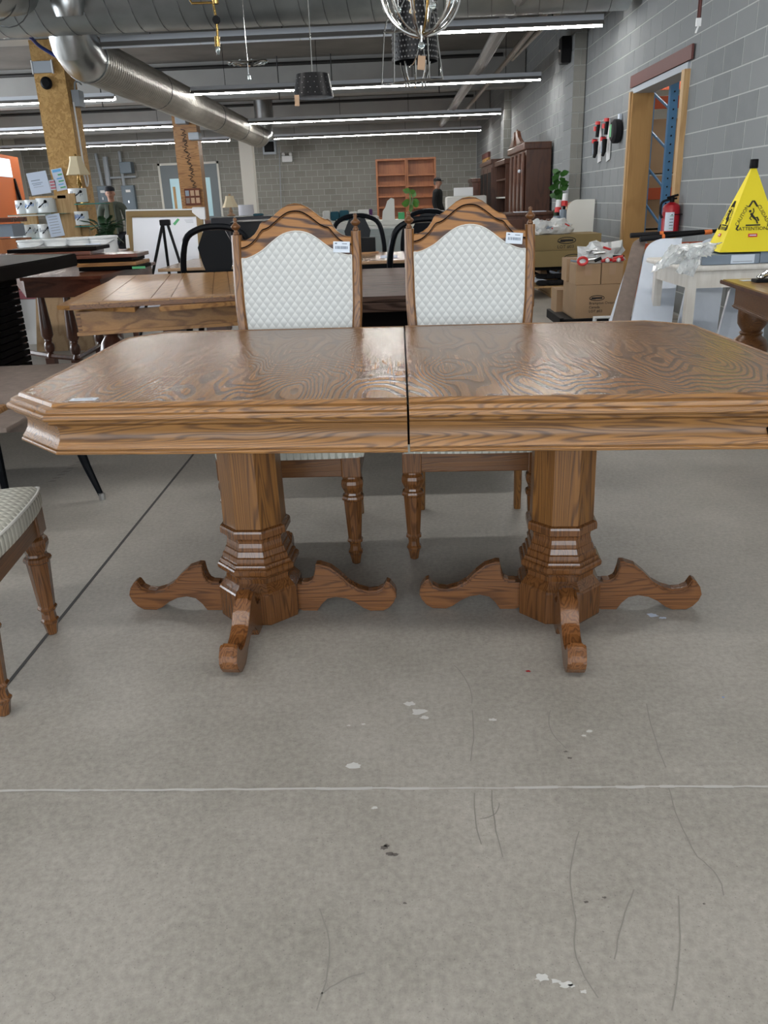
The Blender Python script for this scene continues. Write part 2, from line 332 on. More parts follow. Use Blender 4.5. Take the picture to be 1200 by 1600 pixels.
# ================================================================ SETTING
XW, YB, XL = 2.72, 30.4, -13.0
fl = st(B().box(XL, XW, -5, YB, -.2, 0).build('floor', 'floor'))
jb = B().box(-1.078, -1.068, -3, YB, 0, .0012); jb.build('control_joint', 'joint', fl)
jb = B()
pts = [(x, (1.407+(x+.896)*(-.018))+random.uniform(-.0015, .0015)) for x in [-3+.03*i for i in range(190)]]
for (xa, ya), (xb, yb) in zip(pts, pts[1:]):
    h = .0028*random.uniform(.5, 1.6); jb._add([(xa, ya-h, .0012), (xb, yb-h, .0012), (xb, yb+h, .0012), (xa, ya+h, .0012)], [(0, 1, 2, 3)])
jb.build('filled_joint', 'jointw', fl)
jb = B().box(XL, XW, 8.0, 8.01, 0, .001).build('control_joint', 'joint', fl)
def blob(px, py, r, m, name, n=16, ir=.35, asp=.6):
    c = atz(px, py, 0); b = B(); vs = []
    for k in range(n):
        t = 2*PI*k/n; q = r*(1+random.uniform(-ir, ir)); vs.append((c.x+q*math.cos(t), c.y+q*asp*math.sin(t), .0012))
    b._add(vs, [list(range(n))]); b.build(name, m, fl)
for a in ((640, 1100, .016, 'spot'), (655, 1112, .024, 'spot'), (664, 1122, .013, 'spot'), (552, 1196, .021, 'spot'), (770, 1125, .010, 'spot'), (920, 1143, .009, 'spot'), (912, 1150, .007, 'spot'), (585, 1263, .008, 'spot'), (545, 1134, .005, 'spot'),
          (568, 1132, .006, 'spot'), (825, 1049, .008, 'red'), (600, 1325, .010, 'spotd'), (609, 1335, .008, 'spotd'), (618, 1336, .008, 'spotd'), (603, 1322, .007, 'spotd'), (916, 1410, .005, 'spotd'), (944, 1403, .004, 'spotd'), (633, 1412, .004, 'spotd'),
          (884, 1175, .006, 'spotd'), (890, 1185, .006, 'spotd'), (848, 1528, .013, 'spot'), (868, 1534, .008, 'spot'), (884, 1540, .012, 'spot'), (893, 1541, .006, 'spot'), (912, 1550, .006, 'spot'), (1130, 1090, .004, 'blueprint'), (1100, 1413, .003, 'spotd'), (1020, 962, .02, 'paper'), (1035, 966, .012, 'paper')):
    blob(a[0], a[1], a[2]*.85, a[3], 'paint_spot' if a[3] != 'spotd' else 'dark_spot')
def scratch(p0, p1, w_, m='spotd', bow=.01):
    a = atz(*p0, 0); c = atz(*p1, 0); b = B(); P = []
    d = (c-a); nrm = Vector((-d.y, d.x, 0)).normalized()
    for k in range(9): t = k/8; P.append(a+d*t+nrm*(bow*math.sin(PI*t)+random.uniform(-.001, .001)))
    for k in range(8): b._add([P[k]-nrm*w_+Vector((0, 0, .0011)), P[k+1]-nrm*w_+Vector((0, 0, .0011)), P[k+1]+nrm*w_+Vector((0, 0, .0011)), P[k]+nrm*w_+Vector((0, 0, .0011))], [(0, 1, 2, 3)])
    b.build('scratch', m, fl)
M['scr'] = plain('scratch_tone', (.27, .255, .23), .7)
for a in (((1045, 1232), (1090, 1340)), ((1090, 1340), (1130, 1400)), ((768, 1235), (786, 1340)), ((742, 1240), (752, 1320)), ((905, 1300), (900, 1440)), ((900, 1440), (935, 1560)), ((990, 1390), (960, 1500)), ((710, 1040), (738, 1100)), ((738, 1110), (735, 1190)), ((500, 1420), (494, 1580)), ((500, 1555), (570, 1520)), ((1010, 1100), (1040, 1200)), ((860, 1110), (885, 1170)), ((1060, 1400), (1050, 1580)), ((750, 1280), (780, 1255)), ((65, 1570), (76, 1550))):
    scratch(*a, .0012, 'scr', random.uniform(-.02, .02))
# tyre scuffs near the left joint
for k in range(7):
    c = atz(82+k*7, 752-k*5, 0); B()._add([(c.x-.02, c.y-.012, .001), (c.x+.012, c.y-.006, .001), (c.x+.02, c.y+.012, .001), (c.x-.012, c.y+.006, .001)], [(0, 1, 2, 3)]).build('scuff_mark', 'scr', fl)

st(B().box(XL-.2, XW+5, -5, YB+.3, 4.0, 4.3).build('ceiling', 'ceil'))
st(B().box(XL-.2, XL, -5, YB, 0, 4).build('wall_left', 'offwhite'))
wf = st(B().box(XL, XW+.2, -5.2, -5, 0, 4).build('wall_front', 'offwhite'))
for yb in (5.0, 12.0, 19.0, 26.0):
    st(B().box(XL, XW-.02, yb, yb+.42, 3.3, 4.0).build('trim_beam', 'beam'))
    B().tube([(XL, yb-.12, 3.88), (XW-.5, yb-.12, 3.88)], .035, 8).build('pipe', 'pipe', None, kind='structure')
st(B().box(XL, XW, YB-.35, YB, 3.38, 4.0).build('trim_soffit', 'beam'))
# right block wall -------------------------------------------------
DY0, DY1, DZ = 8.50, 10.36, 2.2552
wr = bpy.data.objects.new('wall_right', None); C.objects.link(wr); wr['kind'] = 'structure'
for n_, (y0, y1, z0, z1) in enumerate(((-5, DY0, 0, 4), (DY1, YB, 0, 4), (DY0, DY1, DZ, 4))):
    B().box(XW+.004, XW+.2, y0, y1, z0, z1).build('mortar_bed', 'mortar', wr)
def blockmesh(L, name, ax='Y', m='block'):
    b = B(); t = .0025; g = .0065
    if ax == 'Y': b.box(-t, 0, g, L-g, g*.8, .2032-g*.8, 0)
    else: b.box(g, L-g, -t, 0, g*.8, .2032-g*.8, 0)
    o = b.build(name, m); me = o.data; bpy.data.objects.remove(o); return me
BM = {}
def put_block(me, loc, parent, name='block'):
    o = bpy.data.objects.new(name, me); C.objects.link(o); o.parent = parent; o.location = loc; return o
BL = .4064
cand = []
far = B()
def wall_runs():
    for k in range(0, 20):
        z = .02+.2032*k-.2032*0
        y = 4.2 + (0 if k % 2 else -BL/2)
        while y < YB:
            a, c = y, y+BL; y += BL
            if z > DZ-.21 and z+.2032 <= DZ+.02 or z+.15 < DZ:
                if a >= DY0 and c <= DY1: continue
                if a < DY0 < c: c = DY0
                elif a < DY1 < c: a = DY1
            if c-a < .06: continue
            c = min(c, YB)
            yield k, z, a, c
right_blocks = [q for q in wall_runs()]
def vis_r(z, y): return y > 5.2 and 1.16+(y*-.09) < z+.25 and z < 1.16+y*.36 and z < 4
big = sorted([q for q in right_blocks if vis_r(q[1], q[2])], key=lambda q: q[2])
near = set((q[0], round(q[2], 3)) for q in big[:300])
for k, z, a, c in right_blocks:
    if (k, round(a, 3)) in near:
        L = round(c-a, 3)
        if L not in BM: BM[L] = blockmesh(L, 'block')
        put_block(BM[L], (XW+.004, a, z), wr)
    elif a > 5: far.box(XW-.0005, XW+.004, a+.006, c-.006, z+.005, min(z+.198, 3.99))
far.build('distant_blocks', 'block', wr, kind='stuff')
# pilasters
for yy, dep in ((13.05, .62), (21.25, .55)):
    p = bpy.data.objects.new('trim_pilaster', None); C.objects.link(p); p['kind'] = 'structure'
    B().box(2.548, XW-.01, yy+.004, yy+dep, 0, 4).build('core', 'mortar', p)
    for k in range(20):
        z = .02+.2032*k; zt = min(z+.198, 3.99)
        if k % 2: segs = [(2.54, XW-.012)]
        else: segs = [(2.54, 2.63), (2.638, XW-.012)]
        for a, c in segs: B().box(a, c, yy-.006, yy+.004, z+.004, zt).build('block', 'blockb', p)
        B().box(2.538, 2.548, yy, yy+dep, z+.004, zt).build('block', 'block', p)
# back wall ---------------------------------------------------------
wb = bpy.data.objects.new('wall_back', None); C.objects.link(wb); wb['kind'] = 'structure'
B().box(XL, XW+.2, YB+.004, YB+.2, 0, 4).build('mortar_bed', 'mortar', wb)
bb = []; farb = B()
for k in range(17):
    z = .02+.2032*k; x = XW-.01 - (0 if k % 2 else BL/2)
    if k % 2 == 0: bb.append((z, x, x+BL/2))
    while x > XL:
        bb.append((z, max(x-BL, XL), x)); x -= BL
MB_ = {}
DBX0, DBX1, DBZ = -8.30, -6.18, 2.66
cnt = 0
def inv_(z, a): return z > .95 and a > -10.8 and not (-.65 < a < 1.0 and z < 2.2)
for z, a, c in bb:
    if c > DBX0 and a < DBX1 and z+.1 < DBZ:
        if a < DBX0-.1: c = DBX0
        elif c > DBX1+.1: a = DBX1
        else: continue
    if inv_(z, a) and cnt < 300 and a > -6.5:
        L = round(c-a, 3)
        if L not in MB_: MB_[L] = blockmesh(L, 'block', 'X', 'blockb')
        put_block(MB_[L], (a, YB+.004, z), wb); cnt += 1
    else: farb.box(a+.006, c-.006, YB-.0005, YB+.004, z+.005, z+.198)
farb.build('distant_blocks', 'blockb', wb, kind='stuff')
# white column in front of the back wall
st(B().box(-4.66, -4.28, 26.1, 26.5, 0, 3.3).build('trim_column', 'offwhite'))
# back double door with glazing
d1 = bpy.data.objects.new('door_1', None); C.objects.link(d1); d1['kind'] = 'structure'; d1.location = (0, YB, 0)
B().box(DBX0, DBX0+.07, -.05, .05, 0, DBZ).box(DBX1-.07, DBX1, -.05, .05, 0, DBZ).box(DBX0, DBX1, -.05, .05, DBZ-.07, DBZ).build('door_frame', 'offwhite', d1)
mid = (DBX0+DBX1)/2
for a, c in ((DBX0+.07, mid), (mid, DBX1-.07)):
    B().box(a, a+.28, -.03, .03, .02, DBZ-.07).box(c-.28, c, -.03, .03, .02, DBZ-.07).box(a+.28, c-.28, -.03, .03, DBZ-.5, DBZ-.07).box(a+.28, c-.28, -.03, .03, .02, .9).build('door_leaf', 'doorgrey', d1)
    g = B().box(a+.28, c-.28, -.005, .005, .9, DBZ-.5).build('pane', 'backglass', d1)
    B().box(a+.36, a+.45, -.02, -.01, .9, 1.9).build('wood_post_reflection' if False else 'post_reflection_strip', 'pine', d1)  # pine-coloured strip imitates a wooden post's reflection on the door glass
# orange partition on the far left with a high window
po = bpy.data.objects.new('wall_partition', None); C.objects.link(po); po['kind'] = 'structure'
q0, q1 = at(-60, 250, 17), at(28, 248, 21)
def slab(name, A, Bp, z0, z1, th, m, parent):
    d = (Bp-A); d.z = 0; nrm = Vector((-d.y, d.x, 0)).normalized()*th
    b = B(); a0, b0 = Vector((A.x, A.y, 0)), Vector((Bp.x, Bp.y, 0))
    vs = [a0, b0, b0+nrm, a0+nrm]; b._add([(v.x, v.y, z0) for v in vs]+[(v.x, v.y, z1) for v in vs], [(0, 1, 2, 3), (4, 5, 6, 7), (0, 1, 5, 4), (1, 2, 6, 5), (2, 3, 7, 6), (3, 0, 4, 7)])
    return b.build(name, m, parent, world=True)
zt = at(28, 246, 21).z
slab('partition_panel', q0, q1, 0, zt, .15, 'orange', po)
slab('window_pane', at(-30, 250, 18.0)+Vector((.06, -.04, 0)), at(10, 250, 19.6)+Vector((.06, -.04, 0)), at(5, 276, 19).z, at(5, 245, 19).z-.02, -.03, 'skyglass', po)
# ----------------------------------------------------------------- doorway in the right wall
d2 = bpy.data.objects.new('door_2', None); C.objects.link(d2); d2['kind'] = 'structure'; d2.location = (XW, 0, 0)
B().box(-.03, .21, DY1-.04, DY1+.02, 0, 2.20).build('jamb_panel', 'ply', d2)
B().box(-.05, .0, DY1-.0, DY1+.06, 0, 2.22).build('jamb_stud', 'pine', d2)
B().box(-.05, .21, DY0-.02, DY0+.07, 0, 2.20).build('jamb_stud', 'pine', d2)
B().box(-.02, .2, DY0-.0, DY1+.03, 2.2, 2.26).build('lintel', 'lintel', d2)
B().box(-.035, -.013, DY0-.12, DY1+.1, 2.265, 2.39, .004).build('lintel_angle', 'redbrown', d2)
d3 = bpy.data.objects.new('door_3', None); C.objects.link(d3); d3['kind'] = 'structure'; d3.location = (XW, 0, 0)
B().box(-.06, -.005, 25.9, 27.7, 0, 2.26).build('osb_infill', 'osb', d3); B().box(-.07, -.005, 25.85, 27.75, 2.26, 2.40).build('lintel_angle', 'redbrown', d3)
B().box(-.065, -.05, 26.0, 26.35, 0, 2.2).build('opening', 'black', d3)
# store room behind the doorway
sr = bpy.data.objects.new('wall_store_room', None); C.objects.link(sr); sr['kind'] = 'structure'
B().box(7.5, 7.7, 5, 20, 0, 4).box(XW+.2, 7.7, 4.8, 5, 0, 4).box(XW+.2, 7.7, 20, 20.2, 0, 4).build('panel', 'offwhite', sr)
st(B().box(XW+.0, 7.7, 4.8, 20.2, -.2, -.0).build('floor_store_room', 'floor'))
area('store_room_light', (5.2, 12, 3.8), (0, 0, 0), 3, 8, 160, (1, .96, .9))

# ----------------------------------------------------------------- ceiling lights
def fixture(x0, x1, y, unlit=0, label='', z=3.0):
    t = T('strip_light', label, 'light', ((x0+x1)/2, y, z), 0, 'suspended strip lights')
    h = (x1-x0)/2
    B().box(-h, h, -.035, .035, .045, .105, .004).build('housing', 'housing', t)
    B()._add([(-h, -.03, .045), (h, -.03, .045), (h, -.085, -.01), (-h, -.085, -.01)], [(0, 1, 2, 3)])._add([(-h, .03, .045), (h, .03, .045), (h, .085, -.01), (-h, .085, -.01)], [(0, 1, 2, 3)]).build('reflector', 'reflector', t)
    n = max(1, round((x1-x0)/1.22)); L = (x1-x0)/n
    for k in range(n):
        a = -h+k*L
        off = x0+k*L+L/2 < x0+unlit
        B().tube([(a+.01, 0, -.005), (a+L-.01, 0, -.005)], .019, 8).build('tube', 'tubeoff' if off else 'tube', t)
        B().box(a-.008, a+.008, -.012, .012, -.02, .046).build('socket', 'white', t)
    for a in (-h*.8, -h*.27, h*.27, h*.8): B().tube([(a, 0, .1), (a, 0, 1.0)], .005, 5).build('hanger', 'black', t)
    return t
fixture(-3.48, 2.45, 10.95, 3.8, 'nearest right-hand strip light, its left tubes dark')
fixture(-3.5, 2.47, 15.5, 0, 'second strip light from the front, behind the black drum pendant')
fixture(-3.5, 2.47, 21.2, 0, 'third strip light from the front on the right side')
fixture(-3.6, 2.47, 26.1, 0, 'farthest strip light on the right side, nearest the back wall')
fixture(-12.0, -4.9, 15.75, 0, 'left strip light passing behind the first particleboard post')
fixture(-12.0, -4.9, 21.0, 0, 'left middle strip light between the two posts')
fixture(-12.4, -4.9, 26.1, 0, 'farthest strip light on the left side')
for yy in (5.4, 0.4):
    f = fixture(-3.5, 2.45, yy, 0, 'strip light overhead, before the first one in view')
    f['label'] = 'strip light overhead just beyond the big table' if yy > 3 else 'strip light overhead just in front of the big table'
# ----------------------------------------------------------------- ducts
t = T('supply_duct', 'large spiral galvanised duct crossing the top of the room', 'duct', (-2, 10.46, 3.50))
x0, x1 = -6.2, 4.6
B().tube([(x0, 0, 0), (x1, 0, 0)], .45, 40).build('pipe_body', 'duct', t, smooth=True)
sm = 0; x = x0
while x < x1-.2:
    # spiral seam: one turn every .26 m
    pts = [(x+.26*k/24, .452*math.cos(2*PI*k/24), .452*math.sin(2*PI*k/24)) for k in range(25)]
    B().tube(pts, .006, 4, cap=False).build('seam', 'ductseam', t); x += .26
t = T('branch_duct', 'spiral duct with elbow running toward the back wall', 'duct', (-3.75, 10.72, 2.92))
B().tube([(0, y, 0) for y in (.38, 13.4)], .27, 32).build('pipe_body', 'spiral', t, smooth=True)
y = .5
sb = B()
while y < 13.3:
    sb.tube([(.271*math.cos(2*PI*k/20), y, .271*math.sin(2*PI*k/20)) for k in range(20)], .005, 4, closed=True); y += .085
sb.build('spiral_ribs', 'spiral', t, kind='stuff')
for y in (3.4, 7.6, 10.4, 12.6): B().tube([(.272*math.cos(2*PI*k/24), y, .272*math.sin(2*PI*k/24)) for k in range(24)], .012, 6, closed=True).build('joint_band', 'ductseam', t)
B().tube([(0, 0, .62), (0, 0, .30), (0, .09, .09), (0, .30, 0), (0, .40, 0)], .272, 32).build('elbow', 'steel', t, smooth=True)
for p in ((0, 0, .3), (0, .38, 0)):
    if p[2]: pp = [(.28*math.cos(2*PI*k/24), p[1]+.28*math.sin(2*PI*k/24), p[2]) for k in range(24)]
    else: pp = [(.28*math.cos(2*PI*k/24), p[1], .28*math.sin(2*PI*k/24)) for k in range(24)]
    B().tube(pp, .008, 6, closed=True).build('joint_band', 'steel', t)
B().tube([(0, 13.4, 0), (.0, 13.6, .0), (.08, 13.85, .1), (.12, 13.9, .45), (.12, 13.9, 1.0)], .25, 24).build('end_elbow', 'steel', t, smooth=True)
t = T('corner_duct', 'galvanised duct curving out of the top left corner', 'duct', (-3.85, 9.4, 3.25))
B().tube([(-.35, -1.2, .05), (-.2, -.6, .0), (-.15, 0, .05), (-.2, .9, .25)], .26, 24).build('pipe_body', 'duct', t, smooth=True)
for yy in (-.9, -.6, -.3, 0., .3): B().tube([(-.18+.264*math.cos(2*PI*k/20), yy, .02+.264*math.sin(2*PI*k/20)) for k in range(20)], .006, 4, closed=True).build('seam', 'ductseam', t)
t = T('round_duct_collar', 'short steel duct collar hanging beside the corner duct', 'duct', (-3.45, 9.9, 3.1))
B().tube([(0, 0, .5), (0, 0, .12), (0, .02, .03)], [.17, .17, .14], 20).build('pipe_body', 'steel', t, smooth=True)
# other ceiling services
o = B().tube([atz(842, -60, 3.18), atz(808, 0, 3.18), atz(752, 100, 3.18), atz(690, 194, 3.18)], .09, 12).build('sprinkler_main', plain('pipe_grey', (.20, .19, .18), .5)); tag(o, 'thick grey pipe running back under the ceiling at right', 'pipe')
o = B().tube([atz(876, -10, 3.22), atz(788, 100, 3.22), atz(716, 186, 3.22)], .04, 10).build('ceiling_pipe', 'tanpipe'); tag(o, 'pale diagonal pipe sloping along the right side of the ceiling', 'pipe')
o = B().tube([atz(905, -12, 3.22), atz(835, 57, 3.22), atz(800, 93, 3.22)], .028, 8).build('ceiling_pipe', 'tanpipe'); tag(o, 'thinner pale pipe right of the diagonal pipe', 'pipe')
for px, py, Y, r_ in ((698, 70, 14, .10), (714, 158, 25, .1), (760, 80, 14, .1)):
    pass
o = B().tube([(XL, 20.3, 3.5), (1.9, 20.3, 3.5)], .06, 10).build('conduit_run', 'tanpipe'); tag(o, 'pale conduit crossing above the third strip light', 'pipe')
for xx in (-9.5, -6.1, -2.4, -1.3, .9):
    B().tube([(xx, 18.7, 4), (xx, 18.7, 3.2)], .012, 6).build('trim_hanger_rod', 'pipe', kind='structure')

# ----------------------------------------------------------------- posts
def post(x0, x1, y0, y1, z1, label, m='osb'):
    t = T('timber_post', label, 'post', ((x0+x1)/2, (y0+y1)/2, 0)); hx, hy = (x1-x0)/2, (y1-y0)/2
    B().box(-hx, hx, -hy, -hy+.015, 0, z1).build('front_board', m, t)
    B().box(hx-.015, hx, -hy+.016, hy, 0, z1).build('side_board', m, t)
    B().box(-hx, hx-.016, -hy+.016, hy, 0, z1).build('core', 'pine', t)
    return t
p1 = post(-4.77, -4.36, 12.0, 12.4, 3.29, 'near post boxed in golden particleboard')
a = at(67, 105, 11.98)
bx = T('emergency_light', 'small grey control box with a round black sensor high on the near post', 'light', (a.x, 11.98, a.z))
B().box(-.13, .13, -.03, 0, -.07, .07, .006).build('case', 'lintel', bx); B().box(-.14, -.125, -.035, 0, -.08, .08).box(.125, .14, -.035, 0, -.08, .08).build('rim', 'white', bx)
B().lathe([(.03, 0), (.075, .01), (.078, .03), (.05, .05)], 20, mtx=Matrix.Translation((.02, 0, -.19)) @ Matrix.Rotation(R(90), 4, 'X')).build('sensor', 'black', bx, smooth=True)
tag(B().tube(smoothpts([at(48, 58, 11.4), at(62, 72, 11.6), at(88, 88, 11.7), at(110, 102, 11.7), at(128, 118, 12.1)], 5), .022, 8).build('blue_cable', 'navy'), 'dark blue cable draped across the top of the near post', 'cable')
a = at(112, 155, 12.2); a.x = -4.35
jb_ = T('junction_box', 'grey electrical box and cord on the side of the near post', 'box', a)
B().box(0, .1, -.1, .1, -.1, .1, .005).build('case', 'lintel', jb_)
B().tube(smoothpts([(.02, -.12, -.05), (.02, -.11, -.5), (.02, -.1, -.8), (.02, -.02, -1.0), (.02, -.1, -1.1), (.02, -.14, -.95)], 5), .012, 6).build('cord', 'white', jb_)
B().tube(smoothpts([(.02, 0, .1), (.04, 0, .2), (.05, .1, .22), (.05, .2, .2)], 5), .012, 6).build('flex', 'lintel', jb_)
p2_ = post(-4.74, -4.40+.16, 18.9, 19.25, 3.29, 'far post of dark-stained board with black handwriting and a picture', 'oak_old')
for k in range(11):
    a = at(284+k*1.9+random.uniform(-2, 2), 206+k*9.0, 18.88)
    B().tube(smoothpts([(a.x-.05, 18.885, a.z+.05), (a.x+.04, 18.885, a.z+.02), (a.x-.02, 18.885, a.z-.03), (a.x+.06, 18.885, a.z-.06)], 3), .007, 4).build('handwriting', 'ink', p2_, world=True)
a, c = at(290, 297, 18.86), at(312, 318, 18.86)
pc = T('small_picture', 'small dark collage picture fixed to the far post', 'picture', ((a.x+c.x)/2, 18.87, (a.z+c.z)/2))
B().box(-.17, .17, -.01, .01, -.17, .17).build('print', 'mahog', pc)
for i in range(6):
    u, v = (i % 3-1)*.11, (i//3-.5)*.15; B().box(u-.04, u+.04, -.016, -.011, v-.055, v+.055).build('photo', random.choice(['taupe', 'pebble', 'kraft', 'purple']), pc)
for px, py in ((283, 188), (304, 213)):
    a = at(px, py, 18.7); tag(B().box(a.x-.11, a.x+.11, 18.6, 18.89, a.z-.07, a.z+.07, .01).build('sensor_box', 'lintel'), 'small pale electrical box at the top front of the far post' if px < 290 else 'small white electrical box on the right edge of the far post', 'box')
# electrical gear on the back wall
for x0, x1, y0, y1, lab in ((149, 170, 291, 326, 'grey electrical panel, partly behind the man in the cap'), (187, 213, 290, 335, 'grey electrical panel to the right of the man in the cap')):
    a, c = at(x0, y0, 30.1), at(x1, y1, 30.1); t = T('electrical_panel', lab, 'panel', ((a.x+c.x)/2, 30.2, c.z), 0, 'back wall electrical panels'); hw = (c.x-a.x)/2; hh = a.z-c.z
    B().box(-hw, hw, 0, .19, 0, hh, .01).build('cabinet', 'panelgrey', t); B().box(-hw+.04, hw-.04, -.02, -.001, .04, hh-.05, .005).build('panel_door', 'panelgrey', t)
    B().box(-.06, .1, -.028, -.021, hh-.22, hh-.14).build('nameplate', 'white', t); B().box(-.02, .02, -.04, -.021, hh*.4, hh*.4+.08).build('latch', 'steel', t)
for pp, r_, lab in (([(149, 240), (160, 290)], .05, 'vertical steel conduit left of the man'), ([(186, 236), (194, 290)], .05, 'vertical steel conduit above the right electrical panel'), ([(168, 278), (212, 276)], .035, 'horizontal steel conduit between the panels'), ([(164, 245), (170, 290)], .09, 'wide grey duct rising from the left electrical panel')):
    tag(B().tube([at(x, y, 30.2) for x, y in pp], r_, 8).build('conduit', 'lintel'), lab, 'conduit')
a = at(197, 262, 30.1); tag(B().box(a.x-.2, a.x+.2, 30.0, 30.38, a.z-.18, a.z+.18, .02).build('junction_box', 'panelgrey'), 'square grey junction box on the back wall conduits', 'box')
a = at(448, 248, 30.1); t = T('emergency_light', 'white twin-head emergency light on the back wall', 'light', (a.x, 30.2, a.z))
B().box(-.18, .18, 0, .19, -.1, .1, .02).build('case', 'white', t)
for s in (-.12, .12): B().sphere((s, .05, .15), .06).build('lamp_head', 'white', t, smooth=True)
a = at(420, 228, 29); t = T('unit_heater', 'small grey vent unit hanging from the ceiling near the back wall', 'heater', (a.x, 29.2, a.z))
B().box(-.22, .22, -.15, .15, -.25, .2, .01).build('case', 'lintel', t); B().box(-.16, .16, -.165, -.151, -.18, .13).build('grille', 'black', t); B().tube([(-.12, 0, .2), (-.12, 0, 3.98-t.location.z)], .09, 10).build('flue', 'steel', t, smooth=True)
a = at(439, 260, 30.2); tag(B().tube([at(436, 230, 30.25), at(440, 340, 30.25)], .015, 6).build('wall_cable', 'lintel'), 'thin vertical cable down the back wall', 'cable')
# ================================================================ MAIN TABLE
TX, TY = 0.0, 2.265
tb = T('dining_table', 'oak double-pedestal dining table with clipped corners in the foreground', 'table', (TX, TY, 0))
OUT = [(-.792, 1.792), (.80, 1.668), (.94, 1.80), (.912, 2.62), (.80, 2.735), (-.82, 2.864), (-.925, 2.755), (-.923, 1.923)]
OUT = [(x-TX, y-TY) for x, y in OUT]
def offset(poly, d):
    n = len(poly); out = []
    for i in range(n):
        p, a, c = Vector(poly[i]), Vector(poly[i-1]), Vector(poly[(i+1) % n])
        e1, e2 = (p-a).normalized(), (c-p).normalized()
        n1, n2 = Vector((e1.y, -e1.x)), Vector((e2.y, -e2.x))
        m = (n1+n2); m = m/(m.dot(n1)); out.append(p+m*d)
    return out
def clip(poly, sgn, c):
    """half of the outline on one side of the seam, with the seam edge"""
    out = []; n = len(poly); xs = .008
    for i in range(n):
        a, b_ = poly[i], poly[(i+1) % n]
        da, db = (a[0]-xs)*sgn-c, (b_[0]-xs)*sgn-c
        if da >= 0: out.append(tuple(a))
        if da*db < 0: t = da/(da-db); out.append((a[0]+(b_[0]-a[0])*t, a[1]+(b_[1]-a[1])*t))
    return out
for sgn in (-1, 1):
    # slab of veneer, slightly rounded arris
    top = clip(offset(OUT, .0), sgn, .0024)
    B().prism(top, .742, .760+(.0 if sgn < 0 else .0015), 'Z', .0015).build('table_top', 'oak_top', tb)
    # moulded edge and coved apron: profile swept around the outer outline
    def sweep(prof, name, m, z_add=0):
        b = B(); rings = []
        for d, z in prof:
            P = offset(OUT, d); n = len(P)
            idx = [i for i in range(n) if (P[i][0]-.008)*sgn > 0]
            # order so that the run starts and ends on the seam
            L = clip(P, sgn, .0024); pts = list(L)
            # the two seam points
            s_ = [p for p in pts if abs((p[0]-.008)*sgn-.0024) < 1e-5]
            k = [i for i, p in enumerate(pts) if abs((p[0]-.008)*sgn-.0024) < 1e-5]
            pts = pts[k[1]:]+pts[:k[1]] if (k[1]-k[0]) == 1 else pts
            rings.append([b.bm.verts.new((p[0], p[1], z+z_add)) for p in pts])
        for r0, r1 in zip(rings, rings[1:]):
            for i in range(len(r0)-1): b.bm.faces.new((r0[i], r0[i+1], r1[i+1], r1[i]))
        for e in (0, -1): b.bm.faces.new([r[e] for r in rings])
        return b.build(name, m, tb, smooth=True, ang=28)
    za = 0 if sgn < 0 else .0015
    sweep([(-.004, .7415), (-.004, .7605), (.002, .762), (.007, .7605), (.009, .756), (.0105, .753), (.018, .7525), (.025, .750), (.0285, .7455), (.029, .742), (.031, .7405), (.035, .739), (.038, .735), (.0385, .730), (.036, .7255), (.031, .7235), (.026, .7225), (.0255, .717), (.022, .7135), (.014, .711), (.010, .709), (-.02, .709)], 'edge_moulding', 'oak_x', za)
    sweep([(-.02, .710), (.004, .710), (.0035, .703), (.001, .695), (.001, .686), (.004, .674), (.010, .664), (.0165, .656), (.0165, .6545), (.0145, .6535), (.0145, .652), (.0185, .651), (.0205, .648), (.020, .644), (.0165, .6425), (-.02, .6425), (-.02, .71)], 'apron', 'oak_x', za)
B().prism([(-.7, -.44), (.68, -.5), (.7, .4), (-.7, .5)], .722, .741, 'Z').build('sub_frame', 'oak_dark', tb)
B().box(-.02, .036, -.515, .545, .650, .7415).build('dark_seam_filler', 'espresso', tb)  # added dark strip behind the seam, standing in for the shade in the gap
# wood repair hole at the right end of the apron
B().prism([(.765, .665), (.790, .668), (.797, .70), (.775, .70), (.760, .686)], -.605, -.593, 'Y').build('corner_notch', 'espresso', tb)
ps = B(); c = atz(131, 624, .7608); ps.box(c.x-.03-TX, c.x+.03-TX, c.y-TY-.012, c.y-TY+.012, .7604, .7612); ps.build('price_sticker', 'label', tb)
for k in range(9):
    B().box(c.x-.022+k*.005-TX, c.x-.0195+k*.005-TX, c.y-TY-.004, c.y-TY+.002, .7612, .7615).build('barcode', 'labeltxt', tb)
# light scratches in the finish
M['finish_scratch'] = plain('finish_scratch', (.50, .40, .32), .5)
for p, q, wd in (((250, 588), (300, 589), .001), ((150, 586), (166, 588), .0008), ((225, 587), (238, 584), .0009), ((296, 572), (330, 569), .0006), ((260, 606), (300, 600), .0006), ((256, 609), (262, 607), .004), ((328, 519), (338, 523), .0015), ((355, 523), (368, 521), .0012), ((905, 618), (912, 620), .001)):
    a, c2 = atz(*p, .7603), atz(*q, .7603); d = c2-a; nn = Vector((-d.y, d.x, 0)).normalized()*wd
    B()._add([a-nn, c2-nn*.3, c2+nn*.3, a+nn], [(0, 1, 2, 3)]).build('finish_scratch', 'finish_scratch', tb, world=True)
COL = [(.115, .0), (.1165, .004), (.1165, .094), (.1135, .099), (.1135, .102), (.109, .107), (.098, .121), (.0935, .125), (.0935, .139), (.096, .1405), (.1035, .150), (.1115, .156), (.1145, .161), (.1145, .171), (.1115, .1755), (.1065, .177), (.1065, .182), (.1045, .187), (.0985, .189), (.0985, .194), (.0965, .205), (.092, .208), (.0905, .213), (.0875, .223), (.0845, .225), (.0835, .235), (.0805, .247), (.0815, .256), (.0865, .2625), (.0935, .266), (.0975, .268), (.0975, .284), (.0955, .290), (.0895, .2925), (.0865, .2935)]
